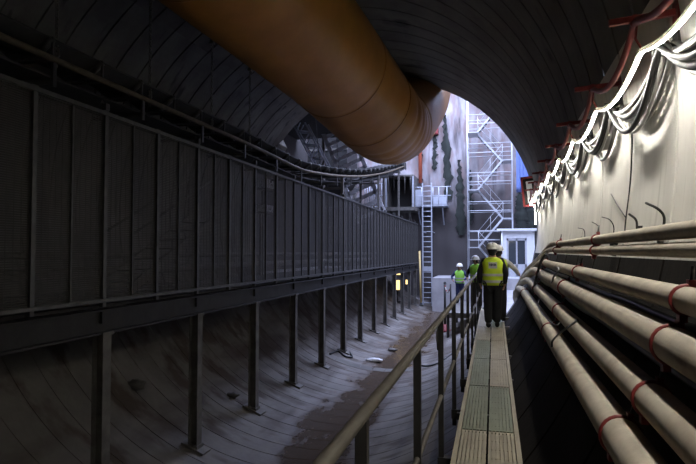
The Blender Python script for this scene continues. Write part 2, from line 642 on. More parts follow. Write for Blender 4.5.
# ------------------------------------------------------------------ handrail left of the walkway
XRAIL = -0.5
hr = thing('handrail', 'worn steel handrail with dark posts along the left edge of walkway', 'railing', (0, 0, 0))
ta, tb = atX(323, 464, XRAIL), atX(471, 281, XRAIL)
za = lambda y: ta.z + (tb.z - ta.z) * (y - ta.y) / (tb.y - ta.y)
ma, mb_ = atX(422, 447, XRAIL), atX(472, 313, XRAIL)
zm = lambda y: ma.z + (mb_.z - ma.z) * (y - ma.y) / (mb_.y - ma.y)
RE = 15.6
MB().tube([(XRAIL, .4, za(.4)), (XRAIL, RE, za(RE))], .026, 12).build('top_rail', 'rail', hr)
MB().tube([(XRAIL, .4, zm(.4)), (XRAIL, RE, zm(RE))], .02, 10).build('middle_rail', 'rail', hr)
PYs = [atX(u, 300, XRAIL).y for u in (417, 441, 455, 462)]
PD = (PYs[3] - PYs[0]) / 3
y = PYs[0] - PD
while y < RE:
    m = MB()
    m.box((XRAIL, y, (za(y) + wz(y) - .3) / 2), (.045, .045, za(y) - wz(y) + .3))
    p = m.build('railing_post', 'post', hr)
    m = MB()
    m.bar((XRAIL - .03, y, wz(y) - .17), (xl(y) + .06, y, wz(y) - .17), .08, .1)
    m.build('post_bracket', 'post', p)
    y += PD
m = MB()
q = atX(438, 331, XRAIL)
m.tube([(XRAIL - .012, 5.0, za(5.0) - .03), (XRAIL - .03, 5.0, za(5.0) - .16), (XRAIL - .02, 5.01, za(5.0) - .28)], .016, 8)
tag(m.build('tape_tail', 'plastic'), 'short pale tape tail tied around the handrail', 'tape')

# ------------------------------------------------------------------ screened gantry on the left
GX = -4.82
GZ = CZ - .60
gz = lambda y: GZ - .0035 * y
PH = 2.36
P0, PS = 6.02, 1.13
fence = thing('mesh_screen', 'long dark wire mesh screen standing on raised gantry at left', 'screen', (GX, 0, 0))
gant = thing('gantry_platform', 'long raised steel gantry on posts along the left of tunnel', 'gantry', (GX, 0, 0))
k0, k1 = -4, 25
# one panel, copied
pm = MB()
nh = 94
for i in range(nh):
    pm.box((0, 0, .03 + (PH - .06) * i / (nh - 1)), (.004, PS - .04, .0165))
for i in range(12):
    pm.box((0, -PS / 2 + .04 + (PS - .08) * i / 11, PH / 2), (.005, .005, PH - .04))
panel0 = st0 = post0 = None
for k in range(k0, k1):
    y = P0 + PS * k
    zc = gz(y + PS / 2)
    if panel0 is None:
        p = panel0 = pm.build('mesh_panel', 'mesh', fence)
        p.location = (0, y + PS / 2, zc)
        s0 = st0 = MB().b2((-.015, -.012, 0), (.02, .012, PH)).build('stiffener', 'galv', p)
        post = MB().b2((-.03, -.03, -.08), (.03, .03, PH + .02)).b2((-.02, -.05, PH), (.02, .05, PH + .045))
        po = post0 = post.build('fence_post', 'galv', fence)
        po.location = (0, y, gz(y))
        cl = clip0 = MB().b2((-.025, -.035, PH + .045), (.04, .035, PH + .13)).tube([(0, 0, PH + .1), (.0, -.06, PH + .15), (0, -.1, PH + .08)], .012, 6).build('top_clip', 'galv', po)
    else:
        p = place(panel0, fence, (0, y + PS / 2, zc))
        place(st0, p)
        po = place(post0, fence, (0, y, gz(y)))
        if k % 2 == 0:
            place(clip0, po)
ya, yb = P0 + PS * k0, P0 + PS * k1
place(post0, fence, (0, yb, gz(yb)))
MB().bar((.02, ya, gz(ya) + PH), (.02, yb, gz(yb) + PH), .05, .05).build('top_rail', 'galv', fence)
MB().bar((.03, ya, gz(ya) + .0), (.03, yb, gz(yb) + .0), .06, .045).build('bottom_rail', 'galv', fence)
# gantry: I-beam, deck, cross beams, legs
m = MB()
m.bar((0, ya, gz(ya) - .12), (0, yb, gz(yb) - .12), .16, .02).bar((0, ya, gz(ya) - .40), (0, yb, gz(yb) - .40), .16, .025)
m.bar((0, ya, gz(ya) - .26), (0, yb, gz(yb) - .26), .02, .27)
m.build('edge_beam', 'darksteel', gant)
m = MB()
m.bar((-1.15, ya, gz(ya) - .08), (-1.15, yb, gz(yb) - .08), 2.1, .04)
m.build('deck_plate', 'darksteel', gant)
leg0 = None
for k in range(-2, 13):
    y = P0 + PS * 2 * k
    MB().bar((.05, y, gz(y) - .2), (-2.4, y, gz(y) - .2), .12, .16).build('cross_beam', 'darksteel', gant)
    zt, zb = gz(y) - .41, floor_z(GX)
    lm = MB()
    lm.b2((-.075, y - .005, zb + .02), (.075, y + .005, zt)).b2((.065, y - .075, zb + .02), (.08, y + .075, zt)).b2((-.08, y - .075, zb + .02), (-.065, y + .075, zt))
    lg = lm.build('support_leg', 'dusty', gant)
    sl = math.atan2(-(GX - XC), R) * -1
    bp = MB()
    bp.box((0.02, y, zb + .02), (.42, .26, .035), Matrix.Rotation(0.38, 3, 'Y'))
    bp.b2((-.1, y - .1, zb + .0), (.1, y + .1, zb + .06))
    bp.build('base_plate', 'dusty', lg)
    MB().b2((-.1, y - .1, zt - .02), (.1, y + .1, zt + .02)).build('head_plate', 'dusty', lg)
    if k < 12:
        bx_ = -2.2
        z2 = floor_z(GX + bx_)
        if z2 < gz(y) - .35:
            MB().bar((bx_, y, z2), (bx_, y, gz(y) - .28), .12, .12).build('support_leg', 'darksteel', gant)

# things behind the screen
for i, (dx, dz, r_, lab) in enumerate(((-2.2, .55, .06, 'upper grey service pipe behind the mesh screen on left wall'),
                                     (-2.25, .25, .09, 'lower thick service pipe behind the mesh screen on left wall'))):
    tag(MB().tube([(GX + dx, -2, GZ + dz), (GX + dx, 33.5, GZ + dz - .1)], r_, 10).build('service_pipe', 'dusty'), lab, 'pipe')
st = thing('access_stair', 'short steel stair with sloping handrails behind the dark mesh screen', 'stair', (GX - 1.1, 0, gz(8) - .06))
for dx in (-.3, .3):
    m = MB()
    m.bar((dx, 7.6, .06), (dx, 10.4, 1.35), .04, .16)
    m.build('stringer', 'dusty', st)
    m = MB()
    m.tube([(dx, 7.7, .95), (dx, 10.4, 2.2)], .022, 8).tube([(dx, 7.7, .05), (dx, 7.7, .97)], .022, 8).tube([(dx, 10.35, 1.3), (dx, 10.35, 2.2)], .022, 8)
    m.build('handrail', 'galv', st)
for i in range(7):
    t = (i + .5) / 7
    MB().box((0, 7.6 + 2.8 * t, .1 + 1.25 * t), (.58, .24, .03)).build('tread', 'dusty', st)
for i, (u, v, w, h, lab) in enumerate(((267, 185, .5, .28, 'pale box added for light seen high up behind the mesh screen'), (265, 209, .35, .22, 'smaller pale box added for light in a lower gap behind the mesh screen'))):
    p = atX(u, v, GX - 1.9)
    m = MB().box((p.x, p.y, p.z), (.3, w * 1.6, h))
    o = tag(m.build('gap_light_box', 'plastic', None, .01), lab, 'box')  # made-up pale box standing in for light seen through gaps
    MB().b2((p.x + .145, p.y - .03, p.z - .02), (p.x + .17, p.y + .03, p.z + .02)).build('latch', 'darksteel', o)
    MB().b2((p.x - .18, p.y - w, p.z - h / 2 - .04), (p.x + .18, p.y + w, p.z - h / 2)).build('shelf_bracket', 'dusty', o)
    MB().b2((p.x - .17, p.y - .04, gz(p.y) - .07), (p.x - .11, p.y + .04, p.z - h / 2 - .03)).build('stand', 'dusty', o)

# ------------------------------------------------------------------ belt conveyor above the gantry
CX = -5.6
cv = thing('belt_conveyor', 'long belt conveyor with rusty yellow side rail climbing out to the shaft', 'conveyor', (CX, 0, 0))
cp = [(-3, CZ + 2.52), (3, CZ + 2.52), (7, CZ + 2.5), (12, CZ + 2.48)]
for u, v in ((298, 168), (317, 173), (341, 176), (365, 176), (388, 172), (405, 166)):
    p = atX(u, v, CX)
    cp.append((p.y, p.z))
cpath = smooth_path([(0, y, z) for y, z in cp], 8)


def cz_at(y):
    for a, b in zip(cpath, cpath[1:]):
        if a.y <= y <= b.y:
            return a.z + (b.z - a.z) * (y - a.y) / (b.y - a.y)
    return cpath[-1].z


CE = cpath[-1].y
MB().tube(cpath, .045, 10).build('side_rail', 'yrail', cv)
MB().tube([p + Vector((-.95, 0, 0)) for p in cpath], .045, 10).build('side_rail', 'yrail', cv)
m = MB()
vs, fs = [], []
for p in cpath:
    for dx, dz in ((-.9, .30), (-.68, .17), (-.27, .17), (-.05, .30), (-.05, .27), (-.27, .14), (-.68, .14), (-.9, .27)):
        vs.append((dx, p.y, p.z + dz))
for i in range(len(cpath) - 1):
    for j in range(8):
        fs.append((i * 8 + j, i * 8 + (j + 1) % 8, (i + 1) * 8 + (j + 1) % 8, (i + 1) * 8 + j))
m.add(vs, fs).build('belt', 'belt', cv)
m = MB()
vs, fs = [], []
for p in cpath:
    for dx, dz in ((-.88, -.20), (-.07, -.20), (-.07, -.23), (-.88, -.23)):
        vs.append((dx, p.y, p.z + dz))
for i in range(len(cpath) - 1):
    for j in range(4):
        fs.append((i * 4 + j, i * 4 + (j + 1) % 4, (i + 1) * 4 + (j + 1) % 4, (i + 1) * 4 + j))
m.add(vs, fs).build('return_belt', 'belt', cv)
idl = MB()
idl.tube([(-.03, 0, 0), (-.03, 0, .30)], .02, 6).tube([(-.92, 0, 0), (-.92, 0, .30)], .02, 6)
idl.tube([(-.92, 0, .28), (-.68, 0, .10)], .05, 8).tube([(-.68, 0, .09), (-.27, 0, .09)], .05, 8).tube([(-.27, 0, .10), (-.03, 0, .28)], .05, 8)
idl.tube([(-.95, 0, .0), (0, 0, .0)], .025, 6)
id0 = idl.build('carrying_idler', 'galv', cv)
brk = MB()
brk.b2((-.015, -.03, -.36), (.015, .03, -.02)).b2((-.965, -.03, -.36), (-.935, .03, -.02)).tube([(-.93, 0, -.28), (-.02, 0, -.28)], .045, 8)
br0 = brk.build('return_idler', 'galv', cv)
y = 2.2
first = True
while y < CE - .5:
    if first:
        id0.location = (0, y, cz_at(y))
        br0.location = (0, y + .4, cz_at(y + .4))
        first = False
    else:
        place(id0, cv, (0, y, cz_at(y)))
    y += .95
y = 4.1
while y < CE - .5:
    place(br0, cv, (0, y, cz_at(y)))
    y += 1.9
hd = MB().tube([(-.95, CE, cz_at(CE) + .05), (.0, CE, cz_at(CE) + .05)], .24, 18)
hd.build('head_drum', 'darksteel', cv)
MB().b2((-.02, CE - .5, cz_at(CE) - .2), (.04, CE + .3, cz_at(CE) + .2)).build('drum_plate', 'galv', cv)
# trestles in the shaft
for y in (YP + 4.0, YP + 10.5, YP + 16.2):
    MB().bar((-.03, y, gz(y)), (-.03, y, cz_at(y) - .05), .1, .1).bar((-.92, y, gz(y)), (-.92, y, cz_at(y) - .05), .1, .1).bar((-.92, y, cz_at(y) - .45), (-.03, y, cz_at(y) - .45), .08, .08).build('trestle', 'dusty', cv)

# chains from lining to conveyor
chx = CX - .1
for i, (u, lab) in enumerate(((56, 'nearest hanging chain above conveyor at upper left'), (150, 'second hanging chain along the conveyor from the camera'),
                              (212, 'third hanging chain along the conveyor from the camera'), (250, 'farthest hanging chain, close to the tunnel mouth'))):
    y = atX(u, 80, chx).y
    zt = roof_z(chx)
    zb = cz_at(y) + .02
    m = MB()
    pit = .062
    z = zt - .02
    j = 0
    while z > zb:
        pts = []
        for q in range(12):
            a = 2 * PI * q / 12
            e, w = math.sin(a) * (.042), math.cos(a) * .02
            pts.append((chx + (w if j % 2 else 0), y + (0 if j % 2 else w), z - .04 + e))
        pts.append(pts[0])
        m.tube(pts, .0085, 6, False)
        z -= pit
        j += 1
    c = m.build('hanging_chain', 'chain')
    tag(c, lab, 'chain', 'chains holding the conveyor')
    MB().tube([(chx, y - .03, zb + .12), (chx, y, zb + .05), (chx, y + .04, zb + .1), (chx, y + .03, zb + .2)], .018, 8).build('hook', 'chain', c)
    MB().b2((chx - .04, y - .05, zt - .06), (chx + .04, y + .05, zt + .02)).build('anchor_plate', 'chain', c)

# ------------------------------------------------------------------ ventilation duct
DR = 0.95
dpts = [Vector((-3.35, -9, CZ + 3.75)), Vector((-3.35, -2, CZ + 3.75)), Vector((-3.3, 4, CZ + 3.72))]
for u, v, d in ((318, 48, 9.5), (352, 86, 11.0), (380, 117, 12.5), (394, 126, 14.2), (408, 114, 16.2), (420, 92, 17.6), (424, 40, 18.3), (424, -60, 18.6)):
    dpts.append(atD(u, v, d))
dp = smooth_path(dpts, 24)
PINCH = [(t * 2.4, a) for t, a in ((33.5, .009), (44.5, .010), (48.6, .03), (51.2, .03), (53.5, .03), (57, .035), (60, .04))]


def duct_r(f_):
    t = f_ * (len(dp) - 1)
    return DR - sum(a * math.exp(-((t - q) / 1.1) ** 2) for q, a in PINCH)


duct = thing('ventilation_duct', 'large orange ventilation duct hanging under the crown and bending up at the shaft', 'duct', (0, 0, 0))
MB().tube(dp, duct_r, 56).build('duct_hose', 'duct', duct)


def duct_ring(t, r_, mt='seam'):
    i = int(t)
    f_ = t - i
    p = dp[i].lerp(dp[i + 1], f_)
    ax = (dp[i + 1] - dp[i])
    MB().ring(p, ax, DR - .006, r_, 48, 8, 1.6).build('seam_band', mt, duct)


for t in (22, 33.5, 44.5):
    duct_ring(t * 2.4 + 1.2, .012)
for yy in (-4, 1, 5.5, 8.5):
    k = min(range(len(dp)), key=lambda i: abs(dp[i].y - yy))
    p = dp[k]
    MB().tube([(p.x, p.y, p.z + DR - .02), (p.x, p.y, roof_z(p.x) + .01)], .012, 6).build('hanger_rod', 'galv', duct)

# ------------------------------------------------------------------ lamps and lines along the right wall
KP = 1.52
KY = [3.55 + KP * k for k in range(-5, 8)]


def rise(y):
    return .02 * (max(2, min(y, 10)) - 3.5)


LIN = .21
KZ = CZ + 1.165


def festoon(z0, sag, ins, y0, y1, step=.15, ph=0.0, var=0.0, seed=0):
    rnd = random.Random(seed)
    amp = {}
    pts = []
    y = y0
    while y <= y1 + 1e-6:
        q = (y + ph - KY[0]) / KP
        i = math.floor(q)
        t = q - i
        if i not in amp:
            amp[i] = 1 + rnd.uniform(-var, var)
        a = 1 - (2 * t - 1) ** 2
        z = z0 + rise(y) - sag * amp[i] * a
        pts.append(Vector((wall_x(z, ins + .01 * a), y, z)))
        y += step
    return pts


led = thing('led_strip_light', 'glaring white LED strip light looping from arm to arm along right wall', 'light', (0, 0, 0))
lp = festoon(KZ, .11, LIN, -4.0, 15.2, .1)
lp += [Vector((wall_x(CZ + 1.2, .1), 15.45, CZ + 1.2)), Vector((wall_x(CZ + .9, .1), 15.5, CZ + .9)), Vector((wall_x(CZ + .7, .1), 15.5, CZ + .7))]
MB().tube(lp, .0125, 10).build('light_tube', 'led', led)
# shade: angled sheet housing over the tube
m = MB()
vs, fs = [], []
prof = [(-.0175, -.010), (-.017, .009), (-.008, .0185), (.008, .0185), (.017, .009), (.0175, .001), (.0150, .001), (.0145, .008), (.007, .0160), (-.007, .0160), (-.0145, .008), (-.015, -.010)]
for p in lp[:-3]:
    for dx, dz in prof:
        vs.append((p.x + dx, p.y, p.z + dz))
n8 = len(prof)
for i in range(len(lp) - 4):
    for j in range(n8):
        fs.append((i * n8 + j, i * n8 + (j + 1) % n8, (i + 1) * n8 + (j + 1) % n8, (i + 1) * n8 + j))
m.add(vs, fs, False).build('lamp_shade', 'opal', led)

vis = [y for y in KY if y > 2]
for i, y in enumerate(vis):
    z = CZ + 1.37 + rise(y)
    xw = wall_x(z)
    far_ = 'farthest' if i == len(vis) - 1 else ORD[i]
    a = MB().bar((xw + .02, y, z), (xw - .36, y, z - .03), .035, .035)
    a.b2((xw - .01, y - .05, z - .08), (xw + .04, y + .05, z + .08))
    a = a.build('bracket_arm', 'red')
    tag(a, '%s red bracket arm on right wall above the LED strip' % far_, 'bracket', 'red bracket arms along the right wall')
    lz_ = KZ + rise(y)
    lx_ = wall_x(lz_, LIN)
    MB().tube([(lx_, y, lz_ + .012), (lx_ - .03, y, lz_ + .07), (lx_ - .02, y, z - .03)], .007, 6).build('light_clip', 'red', a)
    hx_ = wall_x(CZ + 1.345 + rise(y), .22)
    MB().ring((hx_, y, CZ + 1.345 + rise(y)), (0, 1, 0), .03, .007, 12, 6).build('hose_ring', 'red', a)
    z2 = CZ + 1.16 + rise(y)
    xw2 = wall_x(z2)
    h = MB().tube([(xw2 + .01, y + .05, z2 + .05), (xw2 - .10, y + .05, z2 + .03), (xw2 - .14, y + .05, z2 - .02), (xw2 - .13, y + .05, z2 + .06)], .013, 8)
    h.b2((xw2 - .02, y + .0, z2 - .03), (xw2 + .03, y + .10, z2 + .12))
    h = h.build('cable_hook', 'galv')
    tag(h, '%s steel cable hook on right wall below the LED strip' % far_, 'hook', 'cable hooks along the right wall')
rp = festoon(CZ + 1.345, .16, .22, .5, 15.2, .1, var=.2, seed=3)
tag(MB().tube(rp, .021, 10).build('red_hose', 'redhose'), 'dull red hose looping between bracket arms above the LED strip', 'hose')
cabs = [('black', .018, .10, .07, 'black cable with the shallowest loops below the LED strip'),
        ('white', .013, .15, .10, 'white cable in shallow loops below the LED strip'),
        ('grey', .020, .20, .06, 'thick grey cable in middle of the looped bundle'),
        ('black', .024, .26, .09, 'thickest black cable sagging in middle of looped bundle'),
        ('black', .018, .30, .125, 'black cable lying in front of the low loops of bundle'),
        ('white', .012, .33, .09, 'thin white cable hanging in low loops of bundle'),
        ('grey', .016, .36, .05, 'grey cable in the lowest loops of the bundle, against the wall')]
for i, (mt, r_, sag, ins, lab) in enumerate(cabs):
    pth = festoon(CZ + 1.165 + .006 * i, sag, ins, .5, 15.3, .12, ph=-.05 + .03 * (i - 2), var=.18, seed=20 + i)
    tag(MB().tube(pth, r_, 8).build('electric_cable', mt), lab, 'cable', 'cables looped along the right wall')


# pipes ------------------------------------------------------------
def wallpt(u, v, ins):
    d = ray(u, v)
    xo, zo = CAM.x - XC, CAM.z - ZC
    a = d.x ** 2 + d.z ** 2
    b = 2 * (d.x * xo + d.z * zo)
    c = xo * xo + zo * zo - (R - ins) ** 2
    return CAM + d * ((-b + math.sqrt(b * b - 4 * a * c)) / 2 / a)


pipes = [
    # x,z rel camera, radius, ring u list, bend start, label
    (.82, .095, .040, [(597, 236), (560, 241)], 9.5, 'topmost slim pipe on the right wall, highest of six pipes'),
    (.80, .005, .036, [(595, 250), (556, 250)], 9.8, 'second slim pipe from top on the right wall'),
    (.755, -.205, .058, [(687, 300), (579, 270), (546, 262)], 10.6, 'third pipe from top on right wall, below the two slim ones'),
    (.705, -.395, .080, [(673, 340), (566, 289), (541, 275)], 11.6, 'fourth pipe from top on right wall, thick and dusty'),
    (.63, -.635, .073, [(652, 392), (560, 312), (537, 286)], 12.6, 'fifth pipe from top, second lowest of the right wall pipes'),
    (.535, -.83, .085, [(621, 424), (550, 330), (525, 299)], 13.4, 'lowest thick pipe beside the walkway, bottom of six pipes')]
for i, (px, pz, r_, rings, yb_, lab) in enumerate(pipes):
    z = CZ + pz
    dzf = -.07 if i == 5 else 0
    zf = z + dzf
    pts = [(px, -3.5, z), (px, .5, z), (px - .01, 5, z + dzf * .4), (px - .015, yb_ - 2, z + dzf * .8), (px - .02, yb_, zf - .0)]
    t = (15.8 - yb_)
    tx, tz = .52 - .035 * (5 - i) * 0.5, CZ - .95 - .05 * (5 - i) * .4
    if i < 5:
        pts += [(px - .05, yb_ + t * .35, zf - .10 * (zf - tz) / .5), (px + (tx - px) * .55, yb_ + t * .7, zf + (tz - zf) * .5), (tx, 15.8, tz)]
    else:
        pts += [(px - .03, 15.8, zf - .1)]
    # keep inside the wall
    fixed = []
    for x, y, zz in smooth_path(pts, 8):
        fixed.append(Vector((min(x, wall_x(zz, r_ + .03)), y, zz)))
    q = fixed[-1]
    fixed += [q + Vector((-.02, .8, -.10 - .03 * i)), q + Vector((-.02, 1.6, -.35 - .03 * i))]
    body = MB().tube(fixed, r_, 20)
    root = body.build('service_pipe', 'pipe')
    tag(root, lab, 'pipe', 'pipes along the right wall')
    for u, v in rings:
        k = min(range(len(fixed) - 1), key=lambda j: abs((lambda pr: pr)(348 + F * ((fixed[j] - CAM).dot(RT)) / max(.1, (fixed[j] - CAM).dot(FW))) - u) if (fixed[j] - CAM).dot(FW) > .5 else 1e9)
        # refine along the path
        best, bp_, ax_ = 1e9, None, None
        for j in range(max(0, k - 1), min(len(fixed) - 1, k + 1)):
            for s in range(60):
                p = fixed[j].lerp(fixed[j + 1], s / 60)
                dd = p - CAM
                uu = 348 + F * dd.dot(RT) / dd.dot(FW)
                if abs(uu - u) < best:
                    best, bp_, ax_ = abs(uu - u), p, fixed[j + 1] - fixed[j]
        cl = MB().ring(bp_, ax_, r_ + .004, .008, 24, 8, 1.7)
        out = Vector((XC - bp_.x, 0, ZC - bp_.z)).normalized()
        up_ = Vector((out.z, 0, -out.x)) * -1
        c1 = bp_ + up_ * (r_ + .02)
        cl.box(c1, (.03, .045, .03))
        c1 = bp_ - up_ * (r_ + .015)
        cl.box(c1, (.025, .04, .03))
        c = cl.build('pipe_clamp', 'red', root)
        c['label'] = 'red clamp ring'
        MB().tube([bp_ - out * (r_ - .02), bp_ - out * (R - math.hypot(bp_.x - XC, bp_.z - ZC) + .015)], .018, 8).build('wall_stud', 'darksteel', c)
        MB().tube([bp_ - up_ * (r_ + .02), bp_ - up_ * (r_ + .05) + Vector((0, .01, 0)), bp_ - up_ * (r_ + .085) + Vector((0, .03, 0))], .008, 6).build('clamp_bolt', 'galv', c)

# thin dark tubes under the thick pipes
for i, (px, pz, r_, lab) in enumerate(((.765, -.315, .020, 'thin dark tube running under third pipe on the right wall'), (.725, -.515, .022, 'thin dark tube running under fourth pipe on the right wall'),
                                     (.64, -.74, .020, 'thin dark tube running under fifth pipe on the right wall'))):
    pts = []
    rnd = random.Random(i)
    y = -1.0
    while y < 14:
        pts.append((min(px, wall_x(CZ + pz, r_ + .01)), y, CZ + pz + rnd.uniform(-.012, .012)))
        y += .8
    tag(MB().tube(smooth_path(pts, 4), r_, 8).build('thin_dark_tube', 'grey'), lab, 'hose', 'thin dark tubes between the right wall pipes')

# straps and wires draped over pipes


def drape(name, uv, ins, r_, mt, lab, cat):
    pts = smooth_path([wallpt(u, v, k) for (u, v), k in zip(uv, ins)], 6)
    return tag(MB().tube(pts, r_, 8).build(name, mt), lab, cat)


drape('black_strap', [(533, 292), (537, 275), (541, 262), (546, 254)], [.22, .25, .27, .24], .022, 'black', 'broad dark strap slanting across the pipes near tunnel mouth', 'strap')
drape('pale_strap', [(552, 283), (554, 276), (559, 270), (557, 267)], [.24, .27, .25, .2], .012, 'grey', 'short pale strap hanging over fourth pipe near tunnel mouth', 'strap')
drape('loose_wire', [(541, 296), (538, 306), (546, 318), (556, 325), (560, 322)], [.2, .24, .28, .28, .2], .006, 'black', 'looped loose wire resting on the lowest pipe near tunnel mouth', 'wire')
drape('loose_wire', [(578, 320), (564, 330), (553, 340), (552, 347)], [.2, .28, .27, .25], .009, 'black', 'loose black wire slung between fifth pipe and lowest pipe', 'wire')

# rebar hooks on the wall above the pipes
hk = [([(646, 203), (658, 209), (664, 217), (663, 229), (659, 243)], 'large bent steel hook on white wall, nearest the camera'),
      ([(629, 214), (636, 220), (637, 230)], 'small bent wire hook left of the large wall hook'),
      ([(602, 217), (610, 220), (614, 229), (611, 244)], 'bent double hook above the pipe clamp on white wall'),
      ([(592, 222), (598, 226), (599, 234), (597, 246)], 'small bent hook beside the double hook on white wall'),
      ([(578, 228), (584, 230), (585, 240)], 'farthest small hook on white wall before the tunnel mouth')]
for uv, lab in hk:
    pts = []
    for j, (u, v) in enumerate(uv):
        pts.append(wallpt(u, v, [.12, .08, .03, .02, .02][j]))
    big = 'large' in lab
    m = MB().tube(smooth_path(pts, 5), .008 if big else .0045, 8)
    b = pts[-1]
    m.box((wall_x(b.z, .01), b.y, b.z), (.04, .03, .06))
    tag(m.build('wall_hook', 'darksteel'), lab, 'hook', 'bent hooks on the white wall')
drape('hanging_wire', [(632, 118), (632, 150), (630, 185), (626, 218), (624, 240)], [.03, .02, .02, .02, .02], .006, 'black', 'long thin black wire hanging down the white wall', 'wire')
drape('short_wire', [(611, 194), (618, 206), (626, 218)], [.02, .02, .02], .005, 'black', 'short slanting wire joining the long hanging wire', 'wire')

# red-framed box at the mouth
bp4 = [atY(520.5, 178, 15.6), atY(541, 175, 15.6), atY(543.5, 204, 15.6), atY(525, 207, 15.6)]
c = sum(bp4, Vector()) / 4
w_, h_ = (bp4[1] - bp4[0]).length, (bp4[3] - bp4[0]).length
bx_ = thing('equipment_box', 'red-framed box with pale face hung on wall at tunnel mouth', 'box', c)
rot = Matrix.Rotation(-.1, 3, 'Y')
m = MB().box(rot @ Vector((0, .12, 0)), (w_ * .92, .22, h_ * .92), rot)
m.build('box_body', 'darksteel', bx_)
for sx_ in (-1, 1):
    MB().box(rot @ Vector((sx_ * w_ / 2 * .94, 0, 0)), (.05, .06, h_), rot).build('frame_bar', 'redpaint', bx_)
    MB().box(rot @ Vector((0, 0, sx_ * h_ / 2 * .95)), (w_, .06, .05), rot).build('frame_bar', 'redpaint', bx_)
MB().box(rot @ Vector((.03, .0, -.02)), (w_ * .66, .03, h_ * .74), rot).build('face_panel', 'plastic', bx_)
MB().box(rot @ Vector((.08, -.02, .12)), (w_ * .3, .03, h_ * .3), rot).build('dark_inset', 'darksteel', bx_)
m = MB()
m.bar(rot @ Vector((w_ * .4, .12, h_ * .3)), Vector((wall_x(c.z + h_ * .3) - c.x + .03, .12, h_ * .3)), .04)
m.build('mounting_bar', 'darksteel', bx_)

# ------------------------------------------------------------------ shaft: stair tower
TY = 34.0
tl, tr = atY(467.6, 200, TY), atY(512.5, 200, TY)
twr = thing('stair_tower', 'tall pale scaffold stair tower against the far shaft wall', 'stair tower', (0, 0, BZ))
zt = lambda v: atY(490, v, TY).z - BZ
TW = 1.5
for x in (tl.x, tr.x):
    for y in (TY, TY + TW):
        MB().tube([(x, y, 0), (x, y, zt(60))], .035, 8).build('standard', 'scaff', twr)
        MB().b2((x - .1, y - .1, 0), (x + .1, y + .1, .03)).build('base_plate', 'scaff', twr)
vlev = [277 - 29.2 * k for k in range(8)]
for k, v in enumerate(vlev[1:]):
    for dv in (-4.5, 4.5):
        z = zt(v - 14.6 + dv + 2)
        for y in (TY, TY + TW):
            MB().tube([(tl.x, y, z), (tr.x, y, z)], .024, 6).build('ledger', 'scaff', twr)
    for x in (tl.x, tr.x):
        z = zt(v - 14.6)
        MB().tube([(x, TY, z), (x, TY + TW, z)], .024, 6).build('transom', 'scaff', twr)
xa, xb = atY(478, 200, TY).x, atY(503, 200, TY).x
for k in range(7):
    va, vb = 276 - 29 * k, 276 - 29 * (k + 1)
    # levels: 247 left, 218 right, 189 left, 160 right, 131 left
    left_low = (k % 2 == 1)
    x0, x1 = (xa, xb) if left_low else (xb, xa)
    z0, z1 = zt(va), zt(vb)
    yy = TY + (.12 if k % 2 else .85)
    fl = MB()
    for dy in (0, .55):
        fl.bar((x0, yy + dy, z0), (x1, yy + dy, z1), .04, .10)
    fl = fl.build('stair_flight', 'scaff', twr)
    tr_ = MB()
    for s in range(8):
        t = (s + .5) / 8
        tr_.box((x0 + (x1 - x0) * t, yy + .28, z0 + (z1 - z0) * t), (.2, .5, .03))
    tr_.build('stair_treads', 'galv', fl)
    hn = MB()
    for dz in (.5, .95):
        hn.tube([(x0, yy, z0 + dz), (x1, yy, z1 + dz)], .015, 6)
    for t in (0, .5, 1):
        hn.tube([(x0 + (x1 - x0) * t, yy, z0 + (z1 - z0) * t), (x0 + (x1 - x0) * t, yy, z0 + (z1 - z0) * t + .95)], .013, 6)
    hn.build('flight_handrail', 'scaff', fl)
    lx0, lx1 = (x1, tr.x) if x1 == xb else (tl.x, x1)
    MB().b2((lx0, TY, z1 - .05), (lx1, TY + TW, z1)).build('landing', 'scaff', twr)

# site cabin
CY = 33.3
c0, c1 = atY(500, 231, CY), atY(536, 231, CY)
cab = thing('site_cabin', 'small white site cabin with a glazed door at the shaft foot', 'cabin', (c0.x, CY, BZ))
cw, chh = c1.x - c0.x, c0.z - BZ
dxa, dxb = .36, 1.46
m = MB()
m.b2((0, 0, 0), (dxa, .1, chh)).b2((dxb, 0, 0), (cw, .1, chh)).b2((dxa, 0, 2.28), (dxb, .1, chh)).b2((0, 1.6, 0), (cw, 1.7, chh)).b2((0, 0, 0), (.08, 1.7, chh)).b2((cw - .08, 0, 0), (cw, 1.7, chh))
m.b2((0, 0, 0), (cw, 1.7, .08))
m.build('cabin_wall', 'cabin', cab)
MB().b2((-.18, -.2, chh), (cw + .12, 1.8, chh + .13)).build('roof', 'cabin', cab)
d = MB().b2((dxa, .02, .08), (dxa + .1, .09, 2.28)).b2((dxb - .1, .02, .08), (dxb, .09, 2.28)).b2((dxa, .02, 2.14), (dxb, .09, 2.28)).b2((dxa, .02, .08), (dxb, .09, .8)).b2(((dxa + dxb) / 2 - .04, .02, .08), ((dxa + dxb) / 2 + .04, .09, 2.28)).build('door', 'scaff', cab)
MB().b2((dxa + .1, .04, .8), (dxb - .1, .06, 2.14)).build('door_glass', 'glass', d)
MB().b2((dxb - .18, -.03, 1.0), (dxb - .12, .02, 1.2)).build('door_handle', 'darksteel', d)
MB().tube([(0.1, -.08, chh + .02), (.1, -.08, .1)], .04, 8).build('downpipe', 'cabin', cab)

